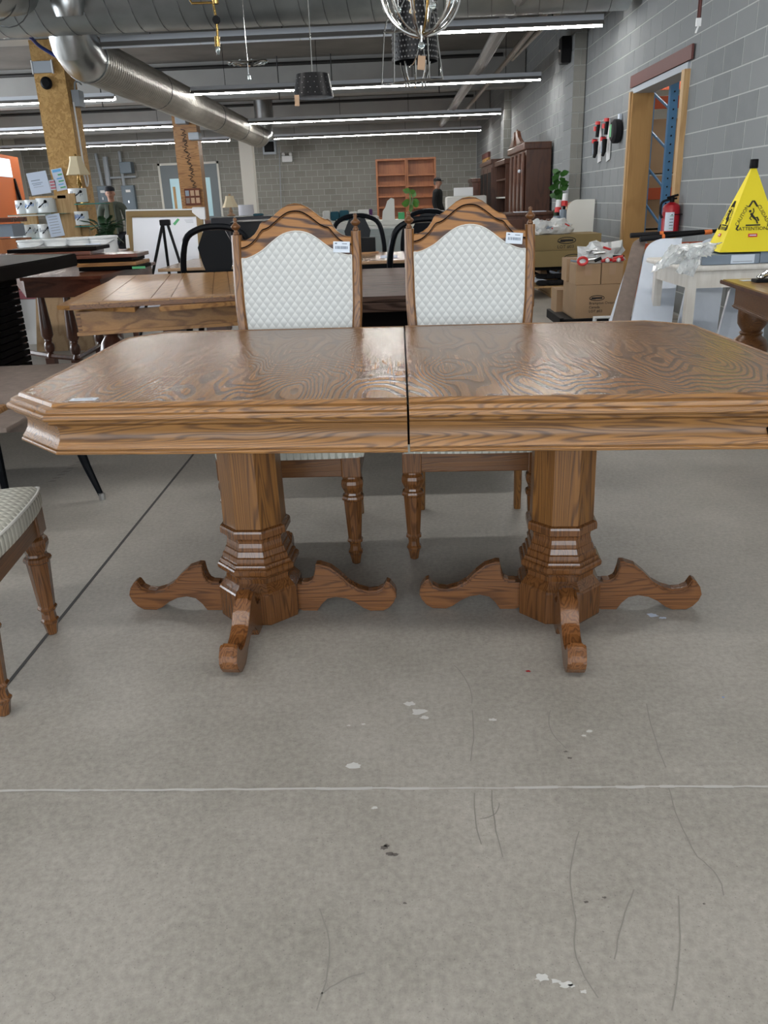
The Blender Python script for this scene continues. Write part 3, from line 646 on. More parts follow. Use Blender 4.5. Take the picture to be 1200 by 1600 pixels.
FOOT = [(.09, .015), (.09, .092), (.128, .088), (.148, .089), (.161, .096), (.170, .112), (.1745, .147), (.186, .1475), (.218, .136), (.246, .112), (.272, .084), (.300, .067), (.330, .058), (.356, .061), (.374, .070), (.386, .091), (.396, .086), (.410, .066), (.414, .050), (.407, .030), (.392, .012), (.374, .001), (.335, .000), (.313, .010), (.290, .028), (.262, .042), (.232, .047), (.205, .041), (.186, .022), (.172, .0), (.128, .0)]
for cx, cy in ((-.452, 2.235), (.445, 2.197)):
    p = bpy.data.objects.new('pedestal', None); C.objects.link(p); p.parent = tb; p.location = (cx-TX, cy-TY, 0); p.rotation_euler = (0, 0, R(-3.5))
    k = 1/math.cos(PI/8)
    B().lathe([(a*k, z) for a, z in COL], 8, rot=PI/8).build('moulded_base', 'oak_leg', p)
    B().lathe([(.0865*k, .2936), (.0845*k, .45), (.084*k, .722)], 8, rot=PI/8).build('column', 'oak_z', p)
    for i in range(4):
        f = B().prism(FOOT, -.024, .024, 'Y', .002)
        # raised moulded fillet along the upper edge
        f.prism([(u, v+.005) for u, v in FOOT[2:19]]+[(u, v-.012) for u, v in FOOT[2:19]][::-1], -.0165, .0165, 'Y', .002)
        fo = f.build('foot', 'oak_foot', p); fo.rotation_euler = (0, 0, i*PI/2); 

# ================================================================ DINING CHAIRS
def make_chair(label, loc, rz):
    t = T('dining_chair', label, 'chair', loc, rz, 'quilted oak dining chairs')
    # seat rails and corner blocks
    ZT, ZB = .388, .322
    B().box(-.205, .205, -.250, -.228, ZB, ZT, .003).build('front_rail', 'oak_dark', t)
    for s in (-1, 1):
        b = B(); xs = sorted((s*.236, s*.214)); b.prism([(-.23, ZB), (.235, ZB), (.235, ZT), (-.23, ZT)], xs[0], xs[1], 'X', .003); b.build('side_rail', 'oak_dark', t)
    B().box(-.175, .175, .225, .247, ZB, ZT).build('rear_rail', 'oak_dark', t)
    for s in (-1, 1):
        lg = bpy.data.objects.new('front_leg', None)
        prof = [(.010, 0), (.0135, .004), (.017, .030), (.0195, .043), (.0235, .052), (.0235, .058), (.019, .064), (.0175, .082), (.019, .094), (.0245, .099), (.0255, .106), (.023, .111), (.0215, .114), (.0295, .275), (.034, .280), (.0355, .288), (.033, .296), (.027, .301), (.0255, .309), (.030, .322), (.034, .334), (.0355, .347), (.0335, .360), (.027, .370), (.026, .378)]
        b = B().lathe([(r_*1.1, z*.847) for r_, z in prof], 8, c=(s*.205, -.225, 0), rot=PI/8)
        b.box(s*.205-.032, s*.205+.032, -.256, -.193, .319, ZT+.003, .004); b.build('front_leg', 'oak_leg', t)
        rp = smoothpts([(s*.190, .262, 0), (s*.188, .238, .14), (s*.187, .226, .30), (s*.185, .222, .42), (s*.186, .226, .52), (s*.203, .246, .66), (s*.215, .272, .80), (s*.2175, .297, .93), (s*.2175, .322, 1.065)], 4)
        b = B(); rings = []
        for q in rp:
            hw = .013+.004*min(1, q.z/.4); hd = .016+.003*(1 if q.z < .6 else .6)
            rings.append([b.bm.verts.new((q.x+i*hw, q.y+j*hd, q.z)) for i, j in ((-1, -.6), (-.6, -1), (.6, -1), (1, -.6), (1, 1), (-1, 1))])
        for r0, r1 in zip(rings, rings[1:]):
            for i in range(6): b.bm.faces.new((r0[i], r0[(i+1) % 6], r1[(i+1) % 6], r1[i]))
        b.bm.faces.new(rings[0]); b.bm.faces.new(rings[-1][::-1])
        po_ = b.build('back_post', 'oak_z', t)
        B().lathe([(.009, 0), (.0115, .003), (.0105, .008), (.007, .012), (.0065, .016), (.013, .021), (.0175, .027), (.0175, .031), (.012, .036), (.007, .040), (.0055, .047), (.0075, .051), (.0065, .056), (.002, .060)], 14, c=(s*.2175, .322, 1.065)).build('finial', 'oak_dark', po_, smooth=True, ang=50)
    # cushion with welt
    sh = [(-.228, -.256), (0, -.268), (.228, -.256), (.240, -.21), (.226, .0), (.196, .205), (-.196, .205), (-.226, 0), (-.240, -.21)]
    S = [Vector((p.x, p.y)) for p in smoothpts([(x, y, 0) for x, y in sh+[sh[0]]], 4)[:-1]]
    b = B(); rings = []
    for k, z in ((1.0, .3885), (1.012, .400), (1.012, .425), (1.0, .438), (.95, .450), (.8, .461), (.5, .467), (.2, .469)):
        rings.append([b.bm.verts.new((p.x*k, p.y*k, z)) for p in S])
    n = len(S)
    for r0, r1 in zip(rings, rings[1:]):
        for i in range(n): b.bm.faces.new((r0[i], r0[(i+1) % n], r1[(i+1) % n], r1[i]))
    b.bm.faces.new(rings[-1]); b.bm.faces.new(rings[0][::-1])
    cu = b.build('seat_cushion', 'quilts', t, smooth=True, ang=60)
    B().tube([(p.x*1.006, p.y*1.006, .440) for p in S], .0042, 6, closed=True).build('welt', 'cushwhite', cu, smooth=True)
    # upholstered back panel
    def yb(z): return .222 + max(0, z-.42)*.155
    def hw(z): return .160+.045*min(1, max(0, (z-.50)/.26))**.8
    arch = [(-1, .985), (-.93, .984), (-.80, .992), (-.62, 1.010), (-.42, 1.040), (-.22, 1.064), (0, 1.072), (.22, 1.064), (.42, 1.040), (.62, 1.010), (.80, .992), (.93, .984), (1, .985)]
    AR = [(p.x, p.z) for p in smoothpts([(u, 0, v) for u, v in arch], 3)]
    def panel(y_off, m, name, par, bulge, inset=0.):
        b = B(); rows = 14; vs = []
        for j in range(rows+1):
            row = []
            for (u, za) in AR:
                z = .505+(za-inset-.505)*j/rows; w_ = hw(z)-inset-.004
                bl = bulge*(1-u**4)*(1-(2*j/rows-1)**6)
                row.append(b.bm.verts.new((u*w_, yb(z)+y_off-bl, z)))
            vs.append(row)
        for r0, r1 in zip(vs, vs[1:]):
            for i in range(len(r0)-1): b.bm.faces.new((r0[i], r0[i+1], r1[i+1], r1[i]))
        r = b.build(name, m, par, smooth=True)
        return r
    fr = panel(-.012, 'quilt', 'back_cushion', t, .012)
    panel(.016, 'quilt', 'back_lining', t, -.003)
    edge = [(u*(hw(z)-.005), yb(z)-.013, z-.001) for u, z in AR]
    side = [(s_*(hw(z)-.005), yb(z)-.013, z) for s_, rng in ((1, range(10, -1, -1)),) for z in [.505+(.985-.505)*k/10 for k in rng]]
    sideL = [(-q[0], q[1], q[2]) for q in side]
    B().tube(edge+side[1:], .003, 6).tube(sideL, .003, 6).build('welt', 'cushwhite', fr, smooth=True)
    # crest rail
    cr = [(-.203, 1.046), (-.185, 1.047), (-.168, 1.053), (-.150, 1.066), (-.136, 1.084), (-.127, 1.102), (-.118, 1.1085), (-.108, 1.1075), (-.092, 1.116), (-.070, 1.133), (-.047, 1.150), (-.024, 1.1615), (0, 1.165)]
    cr = cr+[(-u, z) for u, z in cr[-2::-1]]
    low = [(u*(hw(z)-.002), z) for u, z in AR]
    zs = yb(1.06)
    def crest(zoff_f, y0, y1, m, name, shrink=0):
        b = B(); n_ = len(cr); L = []
        for u, z in cr:   # matching lower point
            lu = min(AR, key=lambda q: abs(q[0]*.203-u)); L.append((u, lu[1]-.003))
        F = []; K = []
        for (u, z), (lu, lz) in zip(cr, L):
            F.append((b.bm.verts.new((lu, y0+yb(lz)-zs, lz)), b.bm.verts.new((u, y0+yb(z)-zs+.004, z-.004)), b.bm.verts.new((u, y0+yb(z)-zs+.009, z))))
            K.append((b.bm.verts.new((lu, y1+yb(lz)-zs, lz)), b.bm.verts.new((u, y1+yb(z)-zs, z))))
        for i in range(n_-1):
            b.bm.faces.new((F[i][0], F[i+1][0], F[i+1][1], F[i][1])); b.bm.faces.new((F[i][1], F[i+1][1], F[i+1][2], F[i][2]))
            b.bm.faces.new((F[i][2], F[i+1][2], K[i+1][1], K[i][1])); b.bm.faces.new((K[i][0], K[i+1][0], K[i+1][1], K[i][1])); b.bm.faces.new((F[i][0], F[i+1][0], K[i+1][0], K[i][0]))
        b.bm.faces.new((F[0][0], F[0][1], F[0][2], K[0][1], K[0][0])); b.bm.faces.new((F[-1][0], F[-1][1], F[-1][2], K[-1][1], K[-1][0]))
        return b.build(name, m, t)
    cro = crest(None, zs-.014, zs+.014, 'oak_crest', 'crest_rail')
    gr = [(-.200, 1.020), (-.182, 1.024), (-.160, 1.036), (-.142, 1.052), (-.128, 1.070), (-.118, 1.080), (-.106, 1.083), (-.088, 1.092), (-.066, 1.109), (-.044, 1.125), (-.022, 1.136), (0, 1.139)]
    gr = gr+[(-u, z) for u, z in gr[-2::-1]]
    B().tube(smoothpts([(u, zs-.0135+(z-1.06)*.155, z) for u, z in gr], 3), .0028, 6).build('carved_groove', 'espresso', cro)
    B().tube(smoothpts([(u, zs-.0165+(z-1.06)*.155, z-.0035) for u, z in gr], 3), .002, 6).build('carved_bead', 'oak_dark', cro)
    return t
def price_tag(ch, u, z, rot):
    y = .222+(z-.42)*.155-.018
    m = Matrix.Translation((u, y, z)) @ Matrix.Rotation(R(rot), 4, 'Y') @ Matrix.Rotation(R(-8.8), 4, 'X')
    tg = B().box(-.030, .030, -.0012, .0, -.019, .019, .0005, mtx=m).build('price_tag', 'label', ch)
    b = B(); x = -.022
    while x < .022:
        w_ = random.choice((.0012, .0022, .003)); b.box(x, x+w_, -.0018, -.0013, -.007, .003, mtx=m); x += w_+.0016
    b.box(-.024, -.016, -.0018, -.0013, .010, .014, mtx=m).box(.002, .02, -.0018, -.0013, .010, .0125, mtx=m); b.build('barcode', 'labeltxt', tg)
ch1 = make_chair('oak dining chair with quilted back behind the left half of the big table', (-.380, 2.775, 0), R(-1.0)); price_tag(ch1, .165, 1.012, 3)
ch2 = make_chair('oak dining chair with quilted back behind the right half of the big table', (.237, 2.787, 0), R(-2.8)); price_tag(ch2, .160, 1.020, 5)
ch3 = copy_tree(ch1); ch3['label'] = 'oak dining chair cut off at the left edge, quilted seat corner and front legs showing'; ch3.location = (-1.262, 1.872, 0); ch3.rotation_euler = (0, 0, R(96))
# ================================================================ BACKGROUND FURNITURE, LEFT
def TP(name, label, cat, p, rz=0, group=None): return T(name, label, cat, (p[0], p[1], p[2] if len(p) > 2 else 0), rz, group)
TURN = [(.022, 0), (.030, .02), (.022, .04), (.018, .05), (.032, .06), (.040, .09), (.036, .12), (.024, .14), (.030, .15), (.028, .16), (.046, .19), (.044, .26), (.032, .42), (.026, .50), (.034, .51), (.022, .53), (.034, .55)]
# oak draw-leaf table
A0, A1, A2, A3 = atz(108, 476, .76), atz(376, 461, .76), atz(366, 424, .76), atz(183, 431, .76)
t = TP('draw_leaf_table', 'oak draw-leaf table with panelled top behind the left dining chair', 'table', ((A0.x+A1.x)/2, (A0.y+A2.y)/2))
def quadslab(P, z0, z1, name, m, par, bev=0):
    b = B(); vs = [(p[0], p[1], z0) for p in P]+[(p[0], p[1], z1) for p in P]
    b._add(vs, [(3, 2, 1, 0), (4, 5, 6, 7), (0, 1, 5, 4), (1, 2, 6, 5), (2, 3, 7, 6), (3, 0, 4, 7)]); return b.build(name, m, par, world=True)
def lerp(a, b, k): return a+(b-a)*k
quadslab([A0, A1, A2, A3], .735, .756, 'table_top', 'oak_dark', t)
us = [0, .17, .46, .58, .83, .94, 1.0]
for k, (u0, u1) in enumerate(zip(us, us[1:])):
    g = .003
    quadslab([lerp(A0, A1, u0+g), lerp(A0, A1, u1-g), lerp(A3, A2, u1-g), lerp(A3, A2, u0+g)], .756, .7605, 'top_board', 'oak_old_y', t)
quadslab([lerp(A0, A1, -.0), lerp(A0, A1, 1), lerp(A0, A1, 1)+Vector((0, .07, 0)), lerp(A0, A1, 0)+Vector((0, .07, 0))], .7606, .763, 'top_rail', 'oak_old', t)
L0 = atz(89, 481, .722)
quadslab([L0, (A0.x+.30, A0.y+.02), (A3.x+.30, A3.y), (A3.x-.05, A3.y)], .712, .733, 'draw_leaf', 'oak_old', t)
quadslab([(A0.x+.42, A0.y+.01), (A1.x, A1.y+.01), (A2.x, A2.y), (A3.x+.42, A3.y)], .712, .733, 'draw_leaf', 'oak_old', t)
P0, P1 = atz(118, 490, .705), atz(377, 474, .705); P0.y += .0; 
quadslab([(P0.x, P0.y), (P1.x, P1.y), (P1.x, P1.y+.025), (P0.x, P0.y+.025)], .615, .711, 'apron', 'oak_old', t)
quadslab([(P0.x-.004, P0.y-.012), (P1.x+.004, P1.y-.012), (P1.x, P1.y+.025), (P0.x, P0.y+.025)], .598, .615, 'apron_moulding', 'oak_old', t)
quadslab([(P0.x, P0.y+.026), (P0.x+.025, P0.y+.026), (A3.x+.18, A3.y-.1), (A3.x+.15, A3.y-.1)], .615, .711, 'side_apron', 'oak_dark', t)
for k in range(5):
    quadslab([(P0.x, P0.y-.0015), (P0.x+.02, P0.y-.0015), (P0.x+.02, P0.y), (P0.x, P0.y)], .622+k*.018, .631+k*.018, 'dovetail', 'oak_dark', t)
    quadslab([(P1.x-.02, P1.y-.0015), (P1.x, P1.y-.0015), (P1.x, P1.y), (P1.x-.02, P1.y)], .622+k*.018, .631+k*.018, 'dovetail', 'oak_dark', t)
def bulb_leg(x, y, s, zt, par, m='mahog_z', block=.05):
    pr = [(.03, .10), (.045, .12), (.03, .15), (.05, .18), (.085, .26), (.09, .33), (.07, .40), (.04, .44), (.055, .46), (.05, .48)]
    b = B().lathe([(r_*s, z/.6*zt) for r_, z in pr], 16, c=(x, y, 0)); b.box(x-block, x+block, y-block, y+block, zt*.78, zt).box(x-block, x+block, y-block, y+block, 0, zt*.18); return b.build('leg', m, par, world=True, smooth=True)
bulb_leg(atz(190, 560, .3).x-.05, 5.1, 1, .6, t); bulb_leg(P0.x+.35, 4.45, 1, .6, t); bulb_leg(P1.x-.15, 4.3, 1, .6, t); bulb_leg(P1.x-.3, 5.1, 1, .6, t)
# dark walnut table between the two chairs
t = TP('walnut_table', 'dark grey-brown table seen between the two dining chairs', 'table', (-.15, 4.5))
for k in range(3): B().box(-.42, .75, -.73+k*.55, -.183+k*.55, .735, .76, .004).build('top_board', 'walnut', t)
B().box(-.42, .75, -.735, .90, .69, .733, .006).build('top_edge', 'walnut', t); B().box(-.36, .69, -.66, .84, .58, .69).build('apron', 'espresso', t)
for x in (-.34, .62):
    for y in (-.62, .75): B().box(x, x+.07, y, y+.07, 0, .58).build('leg', 'espresso', t)
B().box(-.3, .62, -.55, -.5, .1, .58).build('base_panel', 'espresso', t)
# long tan table with black base and black hoop-back chairs
t = TP('farmhouse_table', 'tan-topped table with black base ringed by black hoop-back chairs', 'table', (-.65, 6.75))
B().box(-1.12, 1.2, -.62, .47, .737, .76, .006).build('table_top', 'tan_top', t)
B().box(-1.0, 1.08, -.54, .40, .62, .737).build('apron', 'blackwood', t)
for x in (-.98, .98):
    for y in (-.5, .34): B().lathe([(.03, 0), (.03, .1), (.045, .15), (.03, .25), (.05, .4), (.03, .5), (.045, .6), (.045, .64)], 10, c=(x, y, 0)).build('leg', 'blackwood', t, smooth=True)
tag(B().box(.0, .13, -.12, .12, 0, .006).build('paper', 'paper'), 'white sheet lying on the tan table top', 'paper').location = (-.15, 6.5, .762)
def hoop_chair(label, x, y, rz, top=1.03, w=.24):
    t = T('hoop_back_chair', label, 'chair', (x, y, 0), rz, 'black hoop-back chairs')
    H_ = smoothpts([(-.19, 0, .45), (-.225, .0, .6), (-w, .02, .78), (-.20, .05, top-.08), (-.11, .06, top-.015), (0, .065, top), (.11, .06, top-.015), (.20, .05, top-.08), (w, .02, .78), (.225, 0, .6), (.19, 0, .45)], 4)
    B().tube(H_, .021, 8).build('hoop', 'blackwood', t, smooth=True)
    sp = [(-.05, .44), (-.09, .62), (-.07, .72), (-.10, .82), (-.12, .92), (-.07, top-.02)]; b = B()
    b.prism(sp+[(-u, z) for u, z in sp[::-1]], .0, .018, 'Y', mtx=Matrix.Rotation(R(-4), 4, 'X')); b.build('splat', 'blackwood', t)
    B().prism([(-.21, -.0), (-.235, -.25), (-.2, -.43), (.2, -.43), (.235, -.25), (.21, -.0)], .425, .46, 'Z', .008).build('seat', 'blackwood', t)
    for sx in (-1, 1):
        B().tube([(sx*.17, -.38, .43), (sx*.2, -.41, 0)], [.022, .015], 8).build('leg', 'blackwood', t); B().tube([(sx*.17, -.03, .43), (sx*.2, .06, 0)], [.022, .015], 8).build('leg', 'blackwood', t)
    B().tube([(-.18, -.2, .2), (.18, -.2, .2)], .011, 6).build('stretcher', 'blackwood', t)
    return t
a = at(352, 352, 5.95); hoop_chair('black hoop-back chair in front of the whiteboard, left of the left dining chair', a.x-.02, 5.72, R(-176), a.z)
a = at(655, 341, 5.95); hoop_chair('black hoop-back chair just left of the right dining chair, nearest one', a.x+.03, 5.72, R(183), a.z)
a = at(560, 337, 7.7); hoop_chair('black hoop-back chair on the far side, right of the left dining chair', a.x-.02, 7.75, R(0), a.z)
a = at(665, 330, 7.9); hoop_chair('black hoop-back chair on the far side, behind the nearest hoop-back chair', a.x+.02, 7.95, R(-4), a.z)
a = at(450, 342, 7.6); hoop_chair('black hoop-back chair peeking over the crest of the left dining chair', a.x, 7.75, R(3), a.z)
# dark espresso table on slatted base
zE = .92
t = TP('pedestal_table', 'espresso table with thick top on a slatted tapering base at far left', 'table', (-2.6, 4.6))
pr_, pf = atz(119, 396, zE), atz(0, 417, zE)
pl = [(pr_.x, pr_.y), (pf.x+.01, 3.7), (-3.0, 3.7), (-3.1, 5.6), (-2.75, 5.62)]
b = B(); n = len(pl); b._add([(p[0], p[1], zE-.075) for p in pl]+[(p[0], p[1], zE) for p in pl], [list(range(n)), list(range(n, 2*n))]+[(i, (i+1) % n, n+(i+1) % n, n+i) for i in range(n)])
bmesh.ops.recalc_face_normals(b.bm, faces=b.bm.faces[:]); bmesh.ops.bevel(b.bm, geom=b.bm.edges[:], offset=.006, segments=2, affect='EDGES'); b.build('table_top', 'espresso', t, world=True)
z = zE-.078; k = 0
while z > .05:
    B().box(-2.9, -2.31+.004*0, 3.95+.002*k, 5.02, z-.030, z, .002).build('slat', 'espresso', t, world=True); B().box(-2.88, -2.335, 3.98, 4.99, z-.038, z-.030).build('slat_gap', 'black', t, world=True); z -= .038; k += 1
# mahogany table with turned legs
t = TP('mahogany_table', 'reddish mahogany table with turned legs under a stack of boards', 'table', (-2.4, 6.2))
ca, cb, cc, cd = atz(30, 434, .76), atz(158, 431, .76), atz(243, 409, .76), atz(110, 405, .76)
cd = Vector((cc.x-1.25, 7.05, .76))
quadslab([ca, cb, cc, cd], .738, .76, 'table_top', 'mahog', t)
def inset(P, k): c = sum((Vector(p) for p in P), Vector())/len(P); return [Vector(p)*(1-k)+c*k for p in P]
quadslab(inset([ca, cb, cc, cd], .06), .62, .738, 'apron', 'mahog', t)
def tleg(px, py, zt=.62):
    f = atz(px, py, 0); B().lathe([(r_*1.0, .09+z*.96) for r_, z in TURN], 12, c=(f.x, f.y, 0)).build('leg', 'mahog_z', t, world=True, smooth=True)
    B().box(f.x-.035, f.x+.035, f.y-.035, f.y+.035, 0, .10).build('leg_block', 'mahog_z', t, world=True); return f
f1, f2 = tleg(84, 578), tleg(124, 582)
f3 = tleg(160, 560)
for p, q in ((f1, f2), (f2, f3), (f1, Vector((f1.x-.5, f1.y+.4, 0)))):
    B().tube([(p.x, p.y, .11), (q.x, q.y, .11)], .02, 6).build('stretcher', 'mahog_z', t, world=True)
# stack of table leaves
def leaf_board(px0, px1, py, Y, z0, lab, rz=0, m='mahog', dep=.35):
    a, c = at(px0, py, Y), at(px1, py, Y); o = B().box(-(c.x-a.x)/2, (c.x-a.x)/2, 0, dep, 0, .026, .004).build('table_leaf', m)
    o.location = ((a.x+c.x)/2, Y, z0); o.rotation_euler = (0, 0, rz); return tag(o, lab, 'table leaf', 'loose table leaves')
leaf_board(122, 216, 412, 6.1, .764, 'bottom leaf of the stack on the mahogany table, with green tape', R(2), 'espresso')
leaf_board(118, 212, 408, 6.1, .792, 'second leaf from the bottom of the stack, pale edge', R(0), 'oak_old')
leaf_board(112, 205, 404, 6.12, .820, 'middle leaf of the stack on the mahogany table', R(1), 'espresso')
leaf_board(90, 214, 400, 6.1, .848, 'reddish top-right leaf of the stack, pointing right', R(3), 'mahog')
leaf_board(20, 140, 395, 6.1, .876, 'dark leaf lying over the others below the white pails', R(3), 'mahog')
leaf_board(12, 150, 392, 6.14, .904, 'topmost dark leaf below the white pails', R(3), 'espresso')
a = at(212, 409, 6.05); B().box(.17, .265, -.004, .0, .004, .02).build('green_tape', 'tape', [o for o in bpy.data.objects if o.get('label', '').startswith('bottom leaf')][0])
# planks and white panels standing under and behind the mahogany table
def leaning(name, pxs, Ys, m, lab, cat, th=.03, **k):
    P = [at(px, py, Y) for (px, py), Y in zip(pxs, Ys)]
    d = (P[1]-P[0]).cross(P[3]-P[0]).normalized()*th
    if d.y < 0: d = -d
    b = B(); b._add([tuple(p) for p in P]+[tuple(p+d) for p in P], [(0, 1, 2, 3), (7, 6, 5, 4), (0, 4, 5, 1), (1, 5, 6, 2), (2, 6, 7, 3), (3, 7, 4, 0)])
    t = TP(name, lab, cat, (min(p.x for p in P), P[0].y, 0)); b.build('panel', m, t, world=True); return t
leaning('veneer_panel', ((58, 562), (108, 564), (100, 440), (55, 440)), (7.3, 7.3, 7.6, 7.6), 'veneer', 'pale veneered board leaning behind the turned legs, left one', 'board')
leaning('veneer_panel', ((112, 560), (152, 555), (122, 440), (104, 440)), (7.3, 7.3, 7.6, 7.6), 'veneer', 'pale veneered board with slanted edge behind the right turned leg', 'board')
t = T('white_cabinet', 'white low cabinet under the mahogany table at left', 'cabinet', (at(40, 500, 7.8).x, 7.8, 0)); B().box(-.12, .17, 0, .5, 0, at(40, 468, 7.8).z).build('carcass', 'white', t); B().box(-.1, .15, .02, .3, at(40, 468, 7.8).z+.001, at(40, 456, 7.8).z, .01).build('folded_sheet', 'pink', t)
# taupe upholstered lounge chairs at left edge
def lounge(label, loc, rz):
    t = T('lounge_chair', label, 'chair', loc, rz)
    B().box(-.36, .36, -.34, .34, .36, .48, .05).build('cushion', 'taupe', t, smooth=True)
    B().box(-.34, .34, -.32, .32, .30, .36, .01).build('seat_frame', 'taupe', t)
    for x in (-1, 1):
        for y in (-1, 1):
            lg = B().tube(smoothpts([(x*.30, y*.28, .34), (x*.33, y*.31, .18), (x*.40, y*.37, .02)], 4), [.026, .025, .024, .022, .02, .018, .016, .014, .012], 8).build('leg', 'blackwood', t, smooth=True)
            B().lathe([(.013, 0), (.014, .03)], 8, c=(x*.405, y*.375, 0)).build('foot_tip', 'steel', lg)
    B().box(-.46, -.37, -.34, .34, .30, .75, .04).build('back', 'taupe', t, smooth=True)
    return t
lounge('taupe upholstered lounge chair with curved black legs at the left edge', (-1.745, 3.62, 0), R(4))
t = T('side_chair', 'pale wood chair end poking in at the left edge below the taupe cushion', 'chair', (-1.75, 2.95, 0))
B().box(-.3, .12, -.05, .3, .40, .44, .012).build('seat', 'oak_old', t); B().box(.125, .26, -.03, .28, .40, .42, .006).build('seat_pad', 'taupe', t)
for x in (-.26, .06):
    for y in (0, .25): B().tube([(x, y, .4), (x, y, 0)], [.02, .015], 8).build('leg', 'blackwood', t)

# shelves of paint tins around the near post ---------------------------------
YS = 11.3
t = TP('paint_shelf', 'pine-framed display shelf with glass shelves in front of the near post', 'shelf', (-3.9, YS))
def pxbox(x0, x1, y0, y1, Y, dep, name, m, par, bev=0, **k):
    a, c = at(x0, y1, Y), at(x1, y0, Y); return B().box(a.x, c.x, Y, Y+dep, a.z, c.z, bev).build(name, m, par, world=par is not None, **k)
pxbox(100, 116, 302, 372, YS, .06, 'upright', 'pine', t); pxbox(46, 102, 305, 312, YS, .35, 'top_board', 'pine', t); pxbox(86, 100, 305, 370, YS+.06, .3, 'side_panel', 'pine', t)
pxbox(12, 103, 333, 337, YS-.15, .4, 'glass_shelf', 'glassg', t); pxbox(12, 70, 335, 339, YS-.25, .2, 'shelf_board', 'offwhite', t)
pxbox(116, 156, 317, 320, YS-.1, .4, 'glass_shelf', 'glassg', t); pxbox(117, 163, 352, 355, YS-.1, .4, 'glass_shelf', 'glassg', t); pxbox(18, 60, 373, 376, YS-.1, .4, 'glass_shelf', 'glassg', t)
pxbox(116, 140, 325, 329, YS+.1, .05, 'crossbar', 'pine', t); pxbox(120, 138, 354, 368, YS+.1, .05, 'crossbar', 'pine', t)
pxbox(100, 116, 372, 420, YS, .06, 'upright', 'pine', t); pxbox(46, 52, 312, 420, YS+.3, .05, 'upright', 'pine', t)
def tin(px, py_top, py_bot, wpx, Y, lab):
    a, c = at(px-wpx/2, py_bot, Y), at(px+wpx/2, py_top, Y); r_ = (c.x-a.x)/2; h = c.z-a.z
    t = T('paint_tin', lab, 'tin', ((a.x+c.x)/2, Y, a.z+.002), random.uniform(-.3, .3), 'white paint tins on the shelves')
    B().lathe([(r_*.97, 0), (r_, .008), (r_*.99, .02), (r_*.99, h-.02), (r_, h-.008), (r_*.95, h)], 20).build('can', 'pail', t, smooth=True)
    b = B()
    for k in range(-3, 4):
        th = -PI/2+k*.22; b.tube([((r_*1.003)*math.cos(th), r_*1.003*math.sin(th), h*(.38+.18*random.random())), (r_*1.003*math.cos(th+.1), r_*1.003*math.sin(th+.1), h*(.55+.25*random.random()))], h*.03, 5)
    b.build('label_print', random.choice(['blueprint', 'lintel', 'label']), t)
    b = B().tube([(r_*math.cos(-PI*.58)*1.05, r_*math.sin(-PI*.58)*1.08, h*.35), (r_*math.cos(-PI*.3)*1.05, r_*math.sin(-PI*.3)*1.1, h*.78)], r_*.06, 5)
    b.sphere((r_*math.cos(-PI*.3), -r_*1.02, h*.75), r_*.16, u=8, v=6); b.build('handle', 'black', t)
for i, (px, yt, yb_, wp, dY) in enumerate(((35, 313, 335, 15, 0), (51, 312, 334, 18, -.02), (73, 309, 333, 26, 0), (27, 351, 374, 18, 0), (44, 351, 373, 14, -.02), (58, 350, 373, 14, .04), (72, 350, 373, 18, -.02), (122, 294, 317, 24, .1), (128, 330, 352, 18, .0))):
    tin(px, yt, yb_, wp, YS+.05+dY, ('tin at the left of the upper shelf row', 'second tin of the upper shelf row', 'widest tin of the upper shelf row, next to the pine upright', 'leftmost tin of the lower shelf row', 'second tin of the lower shelf row', 'third tin of the lower shelf row', 'rightmost tin of the lower row, beside the hanging price list', 'tin on the right-hand glass shelf under the brass lamp', 'tin on the lower right-hand glass shelf')[i])
def pail(px, yt, yb_, wp, Y, lab, h0=None):
    a, c = at(px-wp/2, yb_, Y), at(px+wp/2, yt, Y); r_ = (c.x-a.x)/2; h = c.z-a.z
    t = T('pail', lab, 'pail', ((a.x+c.x)/2, Y, a.z+.002), random.uniform(-.5, .5), 'white plastic pails')
    B().lathe([(r_*.90, 0), (r_*.92, .01), (r_*.97, h*.72), (r_*1.0, h*.73), (r_*1.0, h*.76), (r_*.97, h*.77), (r_*.98, h*.85)], 24).build('body', 'pail', t, smooth=True)
    B().lathe([(r_*1.04, h*.86), (r_*1.05, h*.88), (r_*1.05, h*.97), (r_*1.0, h), (r_*.93, h), (r_*.92, h*.97)], 24).build('lid', 'pail', t, smooth=True)
    B().tube(smoothpts([(r_*math.cos(u)*1.04, r_*math.sin(u)*1.04, h*(.80-.4*math.sin(-u))) for u in (-.1, -.8, -PI/2, -2.3, -3.0)], 4), .004, 5).build('handle', 'steel', t)
    B().tube([(-.05, -r_*1.06, h*.42), (.05, -r_*1.06, h*.42)], .01, 6).build('grip', 'white', t)
    if 'label' in lab: B().box(-.1, .05, -r_*1.0, -r_*.93, h*.2, h*.6).build('paper_label', 'label', t)
for a in ((53, 374, 396, 42, 7.4, 'leftmost white pail in the row on the low bench'), (93, 372, 396, 40, 7.4, 'second white pail from the left on the low bench'), (128, 370, 396, 40, 7.4, 'third white pail from the left on the low bench'), (163, 368, 396, 38, 7.35, 'rightmost white pail, with a paper label')): pail(*a)
t = TP('display_bench', 'low dark bench carrying the row of white pails', 'bench', (-2.7, 7.5)); zb = at(100, 396, 7.4).z
B().box(-1.0, .2, -.25, .35, zb-.05, zb, .005).build('bench_top', 'mahog', t)
for x in (-.95, .14):
    for y in (-.2, .28): B().box(x, x+.05, y, y+.05, 0, zb-.05).build('leg', 'mahog_z', t)
